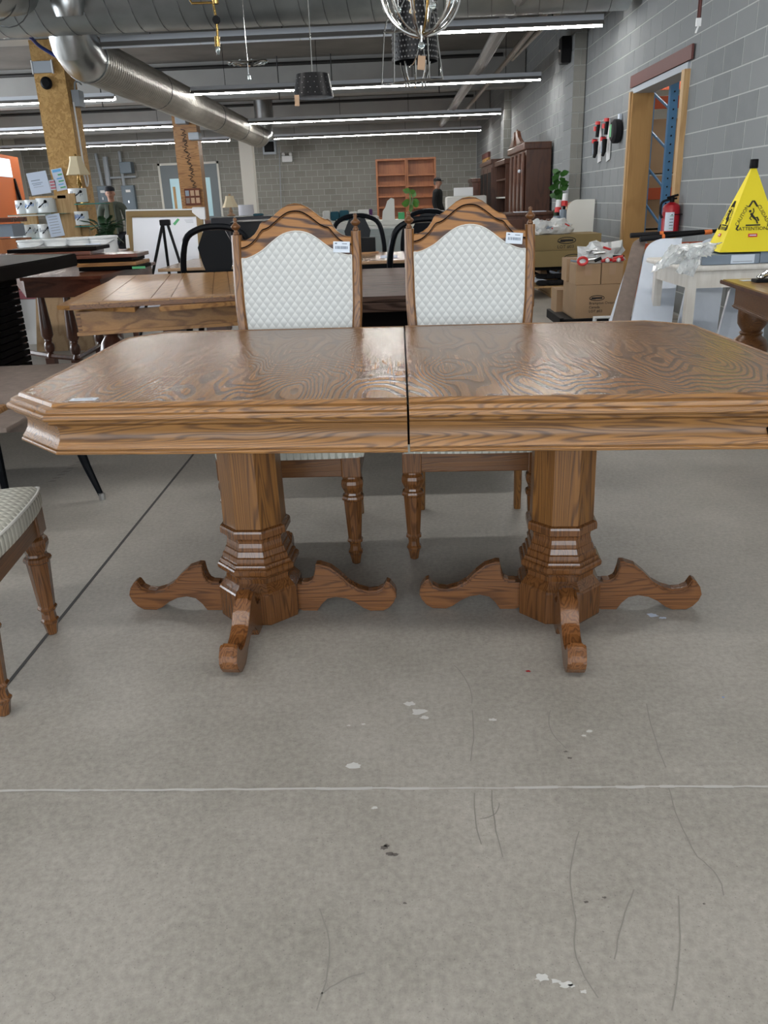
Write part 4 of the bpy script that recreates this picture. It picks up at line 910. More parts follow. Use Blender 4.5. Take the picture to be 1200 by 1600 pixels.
def sheet(x0, x1, y0, y1, Y, m, lab, lines=(), tilt=0):
    a, c = at(x0, y1, Y), at(x1, y0, Y); hw, hh = (c.x-a.x)/2, (c.z-a.z)/2
    t = T('paper_sign', lab, 'sign', ((a.x+c.x)/2, Y, (a.z+c.z)/2), 0); t.rotation_euler = (0, R(tilt), 0)
    B().box(-hw, hw, 0, .004, -hh, hh).build('sheet', m, t)
    for (u0, u1, v0, v1, mm) in lines: B().box(-hw+2*hw*u0, -hw+2*hw*u1, -.0025, -.0005, hh-2*hh*v1, hh-2*hh*v0).build('print_line', mm, t)
sheet(48, 73, 268, 304, 11.35, 'paper', 'large pale blue notice standing on the tin shelf', [(.15, .6, .35, .38, 'panelgrey'), (.15, .7, .48, .5, 'panelgrey'), (.2, .6, .55, .57, 'panelgrey'), (.2, .7, .65, .67, 'lintel')], -6)
sheet(87, 98, 263, 298, 11.97, 'paper', 'narrow colour swatch card strip against the near post', [(.1, .9, .03, .15, 'cyan'), (.5, .9, .25, .32, 'tape'), (.3, .8, .42, .48, 'cyan'), (.4, .9, .55, .61, 'tape'), (.3, .8, .7, .75, 'cyan'), (.4, .9, .84, .9, 'tape')], -8)
sheet(78, 94, 334, 370, 11.13, 'paper', 'tall pale price list hanging below the glass shelf', [(.15, .8, .1+.12*k, .13+.12*k, 'lintel') for k in range(7)], -6)
sheet(79, 86, 281, 297, 11.97, 'label', 'small red and white notice beside the near post', [(.1, .9, .1, .3, 'pink'), (.1, .9, .4, .6, 'pink'), (.1, .9, .7, .9, 'pink')], -4)
# brass lamp with cream shade
def table_lamp(px, ytop, ymid, ybot, wtop, wbot, Y, lab, stem='brass', m='shade', seg=6):
    a = at(px, ybot, Y); zt = at(px, ytop, Y).z-a.z; zm = at(px, ymid, Y).z-a.z; s_ = (at(px+1, ymid, Y)-at(px, ymid, Y)).x
    t = T('table_lamp', lab, 'lamp', tuple(a))
    rt_, rb = wtop*s_/2, wbot*s_/2
    B().lathe([(rt_, zt), (rt_*1.05, zt-(zt-zm)*.2), (lerp(rt_, rb, .4), lerp(zt, zm, .55)), (rb*.93, zm+(zt-zm)*.1), (rb, zm)], seg, cap=False).build('lamp_shade', m, t)
    h = zm
    B().lathe([(.09, 0), (.09, h*.06), (.03, h*.14), (.05, h*.25), (.07, h*.36), (.035, h*.46), (.02, h*.6), (.035, h*.7), (.02, h*.8), (.012, h), (.008, zt)], 14).build('lamp_base', stem, t, smooth=True)
    B().sphere((0, 0, zt+.01), .02, u=8, v=6).build('finial', stem, t); return t
table_lamp(129, 244, 273, 317.5, 19, 38, 11.52, 'brass table lamp with cream bell shade in front of the near post')
table_lamp(362, 306, 324, 343, 13, 26, 13.0, 'small lamp with pleated cream shade beside the white column', 'kraft')
t = T('drum_lamp', 'white drum lampshade standing in front of the white column', 'lamp', tuple(at(386, 343, 12.6))); z = (at(383, 320, 12.6)-at(383, 343, 12.6)).z
B().lathe([(.115, 0), (.11, z)], 24, cap=False).build('lamp_shade', 'shadew', t, smooth=True); B().tube([(0, 0, -.0), (0, 0, z*.8)], .01, 6).build('stem', 'steel', t)
# fern behind the glass shelf
def plant(name, label, c, pot_r, pot_h, leaves, kind, m='leaf', potm='black', stem=True):
    t = T(name, label, 'plant', c)
    B().lathe([(pot_r*.75, 0), (pot_r, pot_h), (pot_r*.85, pot_h), (pot_r*.8, pot_h*.85)], 14).build('pot', potm, t, smooth=True)
    for (p0, p1, w_, L) in leaves:
        p0, p1 = Vector(p0), Vector(p1)
        if kind == 'broad':
            B().tube([(0, 0, pot_h*.8), tuple(lerp(Vector((0, 0, pot_h)), p0, .6)+Vector((0, 0, .02))), tuple(p0)], .005, 5).build('stem', m, t)
            d = (p1-p0).normalized(); s_ = d.cross(Vector((0, 1, .2))).normalized(); b = B(); n_ = 7; mid = []; lf = []; rg = []
            for k in range(n_):
                u = k/(n_-1); ww = w_*math.sin(PI*min(1, .08+u*.92)**.8)*.5+.001; q = p0+d*L*u-Vector((0, 0, L*.25*u*u)); nn = d.cross(s_)*.12*ww
                mid.append(b.bm.verts.new(q)); lf.append(b.bm.verts.new(q+s_*ww+nn)); rg.append(b.bm.verts.new(q-s_*ww+nn))
            for k in range(n_-1):
                b.bm.faces.new((mid[k], lf[k], lf[k+1], mid[k+1])); b.bm.faces.new((mid[k], mid[k+1], rg[k+1], rg[k]))
            b.build('leaf', m, t, smooth=True, ang=80)
        else:
            b = B(); pts = smoothpts([(0, 0, pot_h*.8), tuple(lerp(Vector((0, 0, pot_h)), p1, .5)+Vector((0, 0, L*.25))), tuple(p1)], 8); b.tube(pts, .004, 4)
            for i, q in enumerate(pts[2:]):
                dd = (pts[min(i+3, len(pts)-1)]-pts[i+1]).normalized(); s_ = dd.cross(Vector((0, 0, 1))).normalized(); w2 = w_*(1-.6*i/len(pts))
                for sg in (-1, 1): b._add([tuple(q-dd*.014), tuple(q+dd*.014), tuple(q+s_*sg*w2+dd*.03-Vector((0, 0, w2*.3)))], [(0, 1, 2)])
            b.build('frond', m, t)
    return t
t = T('plant_stand', 'plain dark stand under the fern', 'stand', (at(170, 400, 10.6).x, 10.6, 0)); B().box(-.14, .14, -.14, .14, 0, at(170, 400, 10.6).z-.004, .01).build('pillar', 'black', t)
ff = []
for k in range(20):
    th = random.uniform(0, 2*PI); rr = random.uniform(.1, .34); ff.append(((0, 0, 0), (rr*math.cos(th), rr*.6*math.sin(th), .24+random.uniform(.0, .36)-rr*.4), .085, .3))
plant('fern', 'dark green fern hiding the lower body of the man in the cap', tuple(at(170, 400, 10.6)), .13, .18, ff, 'frond', 'leafd')
# framed whiteboard with cardboard corners
t = TP('framed_whiteboard', 'whiteboard in a gold frame with foam corner guards', 'board', tuple(at(258, 432, 7.4)))
WB = [at(201, 440, 7.75), at(327, 437, 7.75), at(318, 326, 7.98), at(196, 328, 7.98)]
def wbp(u, v, off=0):
    p = lerp(lerp(WB[0], WB[1], u), lerp(WB[3], WB[2], u), v); return p+Vector((0, -off, -off*.2))
def wbq(u0, u1, v0, v1, o0, o1, name, m):
    b = B(); P = [wbp(u0, v0, o1), wbp(u1, v0, o1), wbp(u1, v1, o1), wbp(u0, v1, o1)]+[wbp(u0, v0, o0), wbp(u1, v0, o0), wbp(u1, v1, o0), wbp(u0, v1, o0)]
    b._add(P, [(0, 1, 2, 3), (7, 6, 5, 4), (0, 4, 5, 1), (1, 5, 6, 2), (2, 6, 7, 3), (3, 7, 4, 0)]); return b.build(name, m, t, world=True)
wbq(.0, 1, -.4, 1, -.01, .0, 'backing', 'white'); wbq(.085, .905, -.4, .90, .001, .010, 'board_face', 'board')
for u0, u1 in ((.012, .085), (.905, .985)): wbq(u0, u1, -.4, .985, .001, .022, 'frame_rail', 'gold')
wbq(.012, .985, .90, .985, .001, .023, 'frame_rail', 'gold'); wbq(.055, .945, .915, .93, .023, .028, 'frame_bead', 'gold')
for P in (((.86, 1.02), (1.02, 1.02), (1.02, .86), (.96, .86), (.86, .96)), ((-.005, .66), (.03, .66), (.045, .48), (.0, .48)), ((.97, .72), (1.01, .72), (1.01, .55), (.98, .55))):
    b = B(); q0 = [wbp(u, v, .03) for u, v in P]; q1 = [wbp(u, v, -.012) for u, v in P]; n = len(P); b._add(q0+q1, [list(range(n)), list(range(n, 2*n))[::-1]]+[(i, (i+1) % n, n+(i+1) % n, n+i) for i in range(n)]); b.build('foam_corner', 'foam', t, world=True)
P = [wbp(.60, .80, .012), wbp(.625, .775, .012), wbp(.69, .855, .012), wbp(.665, .875, .012)]; B()._add(P, [(0, 1, 2, 3)]).build('green_tape', 'tape', t, world=True)
for k in range(3): wbq(.75+.01*k, .86, .845-.018*k, .850-.018*k, .010, .0105, 'fine_print', 'lintel')
# black easel
e = at(257, 343, 7.45); t = T('easel', 'black three-legged easel in front of the whiteboard', 'easel', (e.x, 7.45, 0))
B().box(-.045, .045, -.02, .03, e.z-.05, e.z, .01).build('head', 'black', t)
for q, nm in ((at(238, 440, 7.32), 1), (at(289, 440, 7.32), 1), (at(268, 440, 7.55), 0)):
    d = Vector((q.x-e.x, q.y-7.45, q.z)); top_ = Vector((0, 0, e.z-.03)); dirv = (d-top_); dirv *= (top_.z/(top_.z-d.z)); B().tube([tuple(top_+Vector((.02 if d.x > 0 else -.02, 0, 0))), tuple(top_+dirv)], .013, 6).build('leg', 'black', t)
# dark furniture at the far left edge
t = TP('bookcase', 'reddish wooden bookcase end at the far left edge', 'bookcase', (at(0, 380, 9).x, 9))
pxbox(-60, 16, 340, 350, 9, .4, 'top_board', 'mahog', t); pxbox(-60, 18, 350, 373, 9.1, .3, 'panel', 'pebble', t); pxbox(-60, 24, 373, 420, 9, .4, 'lower_case', 'teak', t); B().box(at(-60, 420, 9).x, at(24, 420, 9).x, 9, 9.4, 0, at(0, 420, 9).z).build('base', 'mahog', t, world=True)
a = at(22, 305, 20.3); t = T('picture_frame', 'tall dark picture frame on the orange partition', 'picture', (a.x, 20.3, a.z)); hx = .12
b = B(); z0, z1 = at(22, 332, 20.3).z-a.z, at(22, 280, 20.3).z-a.z
b.box(-.14, .13, 0, .06, z0, z1).build('frame', 'black', t); B().box(-.085, .075, -.006, -.001, z0+.07, z1-.07).build('picture_print', 'taupe', t)
t.rotation_euler = (0, R(-8), 0)
# ---- far middle
Y = 9.3
t = T('grey_dresser', 'grey painted dresser beyond the hoop-back chairs', 'dresser', (-.1, Y, 0)); za = at(600, 357, Y).z
B().box(-.75, .75, 0, .5, .05, za, .01).build('carcass', 'dresser', t)
for k in range(3):
    for j in range(2):
        d = B().box(-.73+k*.49, -.26+k*.49, -.015, -.001, .12+j*(za-.15)/2, .08+(j+1)*(za-.15)/2, .004).build('drawer', 'dresser', t); B().sphere((-.5+k*.49, -.03, .1+(j+.5)*(za-.15)/2), .018, u=8, v=6).build('knob', 'lintel', d)
a, c = at(566, 391, 7.0), at(584, 371, 7.0); t = T('black_box', 'black box on a small wooden tray on the tan table', 'box', ((a.x+c.x)/2, 7.05, .762)); B().box(-.06, .06, -.05, .05, .014, c.z-.762, .004).build('case', 'black', t); B().box(-.085, .085, -.06, .06, 0, .014).build('tray', 'oak_old', t)
# white sofas, cushions
def sofa(label, x0, x1, Y, zs, m, arm=.16, dep=.8, zb=.35, seat=.52):
    t = T('sofa', label, 'sofa', ((x0+x1)/2, Y, 0), 0, 'sofas in the middle distance'); hw = (x1-x0)/2
    B().box(-hw, hw, 0, dep, .08, .42, .04).build('base', m, t, smooth=True)
    B().box(-hw+arm, hw-arm, -.02, dep-.2, .425, seat, .04).build('seat_cushion', m, t, smooth=True)
    B().box(-hw, hw, dep-.2, dep, .42, zs, .06).build('back', m, t, smooth=True)
    for s in (-1, 1): B().box(min(s*hw, s*(hw-arm)), max(s*hw, s*(hw-arm)), 0, dep-.2, .42, zs-.15, .05).build('arm', m, t, smooth=True)
    for x in (-hw+.08, hw-.08):
        for y in (.05, dep-.08): B().tube([(x, y, 0), (x, y, .09)], .03, 8).build('foot', 'black', t)
    return t
a, c = at(490, 350, 13.2), at(592, 350, 13.2); sofa('white sofa in front of the back wall, left of the bookcase', a.x, c.x, 13, at(540, 338, 13.7).z, 'cushwhite', seat=at(540, 346, 13).z-.01)
a, c = at(592, 360, 10.6), at(655, 360, 10.6)
t = T('white_bench', 'white curved-back panel of a low white bench behind the chairs', 'bench', ((a.x+c.x)/2, 10.6, 0)); zt_ = at(600, 344, 10.6).z
B().box(-.55, .35, 0, .5, zt_-.06, zt_, .01).build('bench_top', 'offwhite', t); B().box(-.53, .33, .02, .48, 0, zt_-.06).build('carcass', 'offwhite', t)
sp = [at(x, y, 10.6) for x, y in ((597, 345), (617, 345), (616, 311), (611, 309), (605, 314), (602, 324), (598, 330))]
B().prism([(p.x-(a.x+c.x)/2, p.z) for p in sp], .0, .05, 'Y', .004).build('scrolled_end', 'offwhite', t)
a, c = at(622, 337, 10.7), at(632, 326, 10.7); tag(B().box(a.x, c.x, 10.75, 10.95, zt_+.001, zt_+.001+c.z-a.z, .005).build('green_box', 'green'), 'small bright green box on the white bench', 'box')
for i, (x0, x1, y0, y1, m, lab) in enumerate(((505, 516, 329, 346, 'cushwhite', 'white cushion at the left end of the white sofa'), (517, 530, 330, 345, 'teal', 'left teal cushion on the white sofa'), (531, 545, 328, 345, 'teal', 'right teal cushion on the white sofa'), (546, 558, 330, 344, 'cushwhite', 'left pale cushion right of the teal cushions'), (559, 577, 327, 343, 'cushwhite', 'large striped pale cushion on the white sofa'), (577, 582, 326, 341, 'purple', 'purple cushion at the right end of the white sofa'), (396, 412, 333, 342, 'teal', 'teal cushion far behind the left dining chair'))):
    Yc = 13.25 if i < 6 else 12.3; a, c = at(x0, y1, Yc), at(x1, y0, Yc); cx_, cz_ = (a.x+c.x)/2, (a.z+c.z)/2; t = T('cushion', lab, 'cushion', (cx_, Yc, cz_), 0, 'sofa cushions')
    B().box(-(c.x-a.x)/2, (c.x-a.x)/2, -.05, .05, -(c.z-a.z)/2, (c.z-a.z)/2, .03).build('cover', m, t, smooth=True)
a, c = at(318, 350, 11.8), at(420, 350, 11.8); sofa('black leather sofa behind the left dining chair', a.x, c.x, 11.6, at(360, 338, 12.2).z, 'greyleather')
a, c = at(372, 350, 10.6), at(410, 350, 10.6); t = T('recliner', 'black leather recliner back just left of the left dining chair', 'chair', ((a.x+c.x)/2, 10.5, 0)); zr = at(392, 344, 10.7).z
B().box(-.4, .45, 0, .6, .0, .5, .05).build('seat', 'leather', t, smooth=True); B().box(-.35, .4, .45, .7, .5, zr, .09).build('back', 'leather', t, smooth=True)
a = at(350, 343, 12.9); t = T('side_table', 'side table under the small pleated lamp', 'table', (a.x+.3, 13.0, 0)); B().box(-.6, .6, -.3, .3, a.z-.03, a.z).build('table_top', 'mahog', t)
for x in (-.56, .5): B().box(x, x+.06, -.26, .26, 0, a.z-.03).build('leg', 'mahog', t)
a = at(690, 330, 11.6); t = T('grey_armchair', 'dark grey armchair back showing above the hoop-back chairs', 'chair', (a.x-.02, 11.6, 0)); B().box(-.22, .3, 0, .2, .4, at(690, 329, 11.6).z, .08).build('back', 'greyleather', t, smooth=True); B().box(-.25, .33, -.5, .0, .0, .45, .05).build('seat', 'greyleather', t, smooth=True)
# bookcases against the back wall
def bookcase(x0, x1, y0, y1, Y, lab):
    a, c = at(x0, y1, Y), at(x1, y0, Y); t = T('bookcase', lab, 'bookcase', ((a.x+c.x)/2, Y, 0), 0, 'tall orange-brown bookcases'); hw = (c.x-a.x)/2; h = c.z
    for s in (-1, 1): B().box(min(s*hw, s*(hw-.05)), max(s*hw, s*(hw-.05)), 0, .35, 0, h).build('side', 'teak', t)
    B().box(-hw+.05, hw-.05, .33, .35, .05, h).build('back_panel', 'teak', t); B().box(-hw+.05, hw-.05, 0, .33, h-.05, h).build('top', 'teak', t)
    zs = [at(x0, y, Y).z for y in (274, 291, 308, 325, 342)]
    for z in zs: B().box(-hw+.05, hw-.05, 0, .33, z-.02, z+.02).build('shelf', 'teak', t)
    B().box(-hw+.05, hw-.05, 0, .33, .05, .1).build('plinth', 'teak', t)
bookcase(590, 635, 247, 345, 24, 'left one of the two tall orange-brown bookcases'); bookcase(636.6, 681, 245, 345, 24, 'right one of the two tall orange-brown bookcases, beside the man in black')
lv = [((-.02, 0, .18), (-.10, -.02, .20), .10, .10), ((-.01, 0, .31), (-.06, .0, .34), .07, .10), ((.03, .02, .17), (.09, -.02, .18), .09, .09), ((.03, 0, .25), (.05, 0, .30), .06, .09), ((.0, -.02, .30), (.05, 0, .33), .06, .08), ((.02, -.03, .16), (-.01, -.05, .10), .05, .09), ((.04, 0, .22), (.10, 0, .20), .05, .08)]
a = at(642, 336, 10.8); plant('potted_fig', 'leafy green plant in a glass pot in front of the bookcases', (a.x, 10.8, zt_+.002), .055, .08, lv, 'broad', 'leaf', 'glass')
a = at(724, 306, 20); tag(B().box(a.x-.22, a.x+.22, 20, 20.05, a.z, at(724, 293, 20).z).build('white_sign', 'white'), 'white box standing on white bedding behind the right dining chair', 'box')
t = T('mattress', 'stack of white bedding behind the right dining chair', 'bedding', (a.x-.05, 19.9, 0)); B().box(-.35, .55, -.3, .5, .5, a.z-.005, .05).build('mattress_top', 'cushwhite', t, smooth=True); B().box(-.33, .53, -.28, .48, 0, .5, .03).build('base', 'offwhite', t)
# ================================================================ RIGHT SIDE
# tall cabinets along the block wall
def wardrobe():
    x0, x1, y0, y1, h = 2.25, 2.68, 15.45, 17.7, at(822, 222, 15.45).z
    t = T('wardrobe', 'tall dark carved wardrobe with broken pediment against the block wall', 'wardrobe', ((x0+x1)/2, (y0+y1)/2, 0)); w_, d = (x1-x0)/2, (y1-y0)/2
    B().box(-w_, w_, -d, d, .35, h-.12).build('carcass', 'hutch', t); B().box(-w_-.05, w_, -d-.04, d+.04, h-.12, h, .02).build('cornice', 'hutch', t)
    B().box(-w_-.08, w_, -d-.05, d+.05, .70, .80, .02).build('waist_moulding', 'hutch', t); B().box(-w_-.06, w_, -d-.03, d+.03, .0, .35, .01).build('plinth', 'hutch', t)
    for k in range(4):
        a = -d+.08+k*(2*d-.16)/4; p = B().box(-w_-.02, -w_-.001, a+.03, a+(2*d-.16)/4-.03, .85, h-.2, .006).build('door', 'hutch', t)
        B().box(-w_-.03, -w_-.021, a+.1, a+(2*d-.16)/4-.1, .95, h-.32, .004).build('panel', 'mahog_z', p)
        B().tube([(-w_-.03, a+.01, .82), (-w_-.03, a+.01, h-.16)], .025, 8).build('fluted_column', 'hutch', t, smooth=True)
    sc1 = [(-d+.1, h), (-d+.4, h+.05), (-.45, h+.13), (-.28, h+.24), (-.14, h+.25), (-.09, h+.18), (-.15, h+.12), (-.2, h+.05), (-.2, h)]
    for s in (-1, 1): B().prism([(y*s, z) for y, z in sc1], -w_-.06, -w_, 'X', .01).build('pediment_scroll', 'hutch', t)
    B().lathe([(.05, 0), (.07, .06), (.03, .12), (.05, .2), (.01, .28)], 10, c=(-w_-.02, 0, h)).build('finial', 'hutch', t)
    B().sphere((-w_-.05, -d*.55, h-.45), .03, u=8, v=6).build('tag_knob', 'label', t)
wardrobe()
def cab(label, x0, x1, y0, y1, h, m, shelves=0):
    t = T('cabinet', label, 'cabinet', ((x0+x1)/2, (y0+y1)/2, 0), 0, 'dark wooden cabinets along the block wall'); w_, d = (x1-x0)/2, (y1-y0)/2
    if shelves:
        B().box(-w_, w_, -d, -d+.04, 0, h).build('side', m, t); B().box(-w_, w_, d-.04, d, 0, h).build('side', m, t); B().box(w_-.03, w_, -d+.04, d-.04, 0, h).build('back_panel', 'black', t)
        for k in range(shelves+1): B().box(-w_, w_-.03, -d+.04, d-.04, .02+k*(h-.06)/shelves, .05+k*(h-.06)/shelves).build('shelf', 'offwhite' if k % 2 else m, t)
    else:
        B().box(-w_, w_, -d, d, 0, h-.1).build('carcass', m, t)
        for k in range(3):
            a = -d+k*2*d/3; p = B().box(-w_-.02, -w_-.001, a+.03, a+2*d/3-.03, .8, h-.18).build('door', m, t); B().box(-w_-.026, -w_-.021, a+.1, a+2*d/3-.1, .9, h-.28).build('pane', 'black', p)
    B().box(-w_-.04, w_, -d-.03, d+.03, h-.1, h, .015).build('cornice', m, t)
cab('glazed dark china cabinet with cornice, farthest of the tall ones', 2.2, 2.68, 20.5, 23.2, at(770, 252, 21.8).z, 'hutch')
cab('brown open bookcase immediately left of the carved wardrobe', 2.28, 2.68, 18.6, 20.4, at(790, 250, 19.3).z, 'hutch', 5)
cab('low dark cabinet beside the far end of the china cabinet', 2.05, 2.6, 24.2, 25.2, at(745, 279, 24.5).z, 'mahog_z')
t = T('sideboard', 'mahogany sideboard in front of the carved wardrobe', 'cabinet', (2.08, 14.3, 0)); za = at(840, 331, 13.9).z
B().box(-.5, .45, -.4, .4, .1, za-.05).build('carcass', 'mahog_z', t); B().box(-.55, .48, -.45, .45, za-.05, za, .012).build('sideboard_top', 'hutch', t)
for k in range(2): B().box(-.46+k*.47, -.02+k*.44, -.42, -.401, .2, za-.1, .006).build('door', 'mahog_z', t)
for k in range(2): B().box(-.2+k*.3, .0+k*.3, -.3, -.05, za, za+.01).build('paper', 'label', t)
for x in (-.45, .38):
    for y in (-.35, .3): B().box(x, x+.06, y, y+.06, 0, .1).build('foot', 'hutch', t)
lv = []
for k in range(34):
    th = random.uniform(0, 2*PI); r_ = random.uniform(.03, .13); z = random.uniform(.26, .66); lv.append(((r_*.5*math.cos(th), r_*.5*math.sin(th), z-.03), (r_*math.cos(th), r_*math.sin(th), z), .085, .11))
a = at(868, 341, 13.0); plant('rubber_plant', 'dense green pot plant against the block wall beside the wardrobe', (a.x+.02, 12.95, at(868, 341, 12.95).z), .07, .12, lv, 'broad', 'leafm', 'leafd')
t = T('plant_stand', 'dark stand under the rubber plant', 'stand', (a.x+.02, 12.95, 0)); B().box(-.15, .15, -.15, .15, 0, at(868, 341, 12.95).z-.005, .01).build('pillar', 'hutch', t)
# cordless cleaner kits on the wall
def vac_head(par, dx, dz, s=1.):
    b = B(); b.tube([(0, dx-.05, dz), (-.02, dx-.05, dz-.30)], .035*s, 8).build('tube', 'black', par)
    B().tube([(-.02, dx-.06, dz+.04), (-.02, dx-.06, dz-.03)], .05*s, 10).build('red_cap', 'redplastic', par)
    B().tube([(-.04, dx+.04, dz-.06), (-.04, dx+.05, dz-.16)], .04*s, 10).build('red_cap', 'redplastic', par)
    B().tube([(-.05, dx+.02, dz-.34), (-.05, dx+.04, dz-.42)], .055*s, 10).build('red_ring', 'redplastic', par); B().tube([(-.055, dx+.02, dz-.335), (-.055, dx+.03, dz-.41)], .04*s, 10).build('dust_cup', 'black', par)
    B().tube([(-.04, dx-.07, dz-.40), (-.05, dx-.10, dz-.66), (-.08, dx-.14, dz-.75)], [.05*s, .04*s, .03*s], 8).build('nozzle', 'black', par); B().tube([(-.04, dx+.04, dz-.45), (-.05, dx+.0, dz-.68)], .04*s, 8).build('handle', 'pebble', par)
for i, (px, py) in enumerate(((940, 192), (954, 187))):
    q = atx(px, py, XW-.03); t = T('vacuum_kit', ('left' if i == 0 else 'right')+' red and black cordless cleaner hung on a white card on the block wall', 'vacuum', (XW-.006, q.y, q.z-.60), 0, 'cordless cleaners on the wall')
    B().prism([(.0, .14), (.16, .12), (.16, .64), (.10, .60), (.0, .36)], -.016, -.004, 'X').build('card', 'white', t)
    g = bpy.data.objects.new('cleaner', None); C.objects.link(g); g.parent = t; g.location = (-.05, .08, .60); vac_head(g, 0, 0, 1.1); g.scale = (.62, .62, .55)
q = atx(966, 205, XW-.03); t = T('hose_reel', 'round black packaged tool hanging right of the two cleaners', 'tool', (XW-.006, q.y, q.z))
B().lathe([(.12, 0), (.135, .02), (.135, .08), (.10, .11)], 24, mtx=Matrix.Rotation(R(-90), 4, 'Y')).build('case', 'rubber', t, smooth=True)
B().box(-.114, -.110, -.01, .08, -.06, .08).build('label', 'tape', t); B().box(-.03, -.0, -.04, .04, .12, .19).build('hang_card', 'label', t)
q = atx(883, 78, 2.55); t = T('wall_speaker', 'black loudspeaker mounted high on the near pilaster', 'speaker', (2.53, 13.35, at(883, 78, 13.3).z)); B().prism([(-.10, -.17), (.10, -.17), (.14, 0), (.10, .17), (-.10, .17), (-.14, 0)], -.14, .0, 'X', .01).build('case', 'black', t); B().sphere((-.14, 0, 0), .02, u=8, v=6).build('badge', 'steel', t)
# pallet with long olive cartons
a, c = at(832, 463, 10.3), at(945, 463, 10.3)
def pallet(label, x0, x1, y0, y1, m='pine', z=.14):
    t = T('pallet', label, 'pallet', ((x0+x1)/2, (y0+y1)/2, 0)); w_, d = (x1-x0)/2, (y1-y0)/2
    for k in range(6): B().box(-w_, w_, -d+k*(2*d-.1)/5, -d+.1+k*(2*d-.1)/5, z-.022, z).build('deck_board', m, t)
    for x in (-w_, -.07, w_-.14): B().box(x, x+.14, -d, d, .03, z-.022).build('bearer', m, t); B().box(x, x+.14, -d, d, 0, .025).build('bottom_board', m, t)
    return t
pallet('wooden pallet loaded with black tools under the olive cartons', 1.25, 2.5, 10.1, 11.2)
for i in range(9):
    xx = 1.68+.1*(i % 5)+.05*random.random(); yy = 10.18+.1*(i//5); o = T('black_tool', 'black tool head lying in the jumble on the wooden pallet', 'tool', (xx, yy, .142+.066*(i//5)), random.uniform(0, 3), 'black tool heads on the pallet')
    B().lathe([(.05, 0), (.075, .01), (.08, .035), (.06, .055), (.02, .06)], 14).build('housing', 'rubber', o, smooth=True); B().tube([(0, 0, .03), (.13, .02, .06), (.2, .02, .08)], .017, 6).build('handle', random.choice(['rubber', 'black', 'label']), o)
def carton(label, x0, x1, y0, y1, z0, z1, m='card', rz=0, logo=None, lines=(), tape=False, ls=.05, lx=.5, group=None):
    t = T('carton', label, 'box', ((x0+x1)/2, (y0+y1)/2, z0), rz, group); w_, d, h = (x1-x0)/2, (y1-y0)/2, z1-z0
    B().box(-w_, w_, -d, d, 0, h, .003).build('cardboard', m, t)
    B().box(-w_, w_, -.004, .004, h, h+.002).build('flap_seam', 'kraft', t)
    if tape: B().box(-.03, .03, -d-.0015, -d, h*.45, h).build('packing_tape', 'kraft', t)
    M0 = parent_world(t)
    if logo:
        ox, oz = -w_+2*w_*lx, h*logo; b = B()
        pts = [(ox+ls*1.25*math.cos(u), -d-.002, oz+ls*.42*math.sin(u)) for u in [2*PI*k/20 for k in range(20)]]; b.tube(pts, ls*.05, 4, closed=True)
        b.box(ox-ls*.9, ox+ls*.9, -d-.003, -d-.001, oz-ls*.14, oz+ls*.14); b.box(ox-ls*1.3, ox-ls*.2, -d-.003, -d-.001, oz-ls*.20, oz-ls*.10); b.build('printed_logo', 'ink', t)
        for k, s_ in enumerate(lines): text(s_, ls*.62, 'printed_text', 'ink', t, M0 @ face_mtx((ox-ls*1.3, -d-.002, oz-ls*(.85+.68*k)), (1, 0, 0), (0, 0, 1)), align='LEFT')
    return t
z0, z1, z2 = at(900, 415, 10.2).z, at(900, 390, 10.2).z, at(900, 366, 10.2).z
xr = at(951, 400, 10.1).x
carton('brown carton standing on the wooden pallet under the olive cartons', 1.75, 2.35, 10.55, 11.05, .142, min(.40, z0-.06), 'card')
t = T('trestle', 'dark trestle carrying the olive cartons', 'stand', (1.9, 10.6, 0)); B().box(-.6, .62, -.3, .3, z0-.05, z0-.003).build('trestle_top', 'black', t)
for x in (-.58, .56):
    for y in (-.26, .22): B().box(x, x+.04, y, y+.04, .142, z0-.05).build('leg', 'black', t)
carton('lower long olive carton under the bagged parts', 1.2, xr, 10.15, 10.75, z0, z0+(z1-z0)*.98, 'cardo', 0, .55, ('LOT #03',), lx=.68, ls=.085)
carton('upper long olive carton with bagged parts on top', 1.2, xr-.07, 10.22, 10.8, z0+(z1-z0)*.98+.002, z2-.0, 'cardo', 0, .62, ('LOT #03',), lx=.66, ls=.085)
def bag(label, c, sx, sy, sz, n=70, mat='plastic', seed=1, cols=('redplastic', 'black', 'pebble', 'white')):
    rnd = random.Random(seed); t = T('plastic_bag', label, 'bag', c)
    bm = bmesh.new(); bmesh.ops.create_icosphere(bm, subdivisions=3, radius=1); b = B(); bm.verts.index_update()
    from mathutils import noise
    V = []
    for v in bm.verts:
        k = 1+.35*noise.noise(v.co*2.3+Vector((seed*3., 0, 0)))+.22*noise.noise(v.co*6+Vector((0, seed, 0))); V.append((v.co.x*sx*k, v.co.y*sy*k, max(0, (v.co.z*.9+.35)*sz*k)))
    b._add(V, [[v.index for v in f.verts] for f in bm.faces]); bm.free(); b.build('film', mat, t)
    for i in range(n//10):
        x, y = rnd.uniform(-.7, .7)*sx, rnd.uniform(-.9, -.4)*sy; z = rnd.uniform(.05, .9)*sz; an = rnd.uniform(0, PI)
        B().tube([(x-.05*math.cos(an), y-.03, z), (x+.05*math.cos(an), y-.04, z+.03*math.sin(an))], rnd.uniform(.008, .016), 6).build('tool_piece', rnd.choice(cols), t)
    return t
for i, (px, w_) in enumerate(((845, .17), (872, .19))):
    a = at(px, 368, 10.35); bag(('left' if i == 0 else 'right')+' clear bag of red and white parts on the upper olive carton', (a.x, 10.45, z2+.004), w_, .15, .13, 60, seed=i+2)
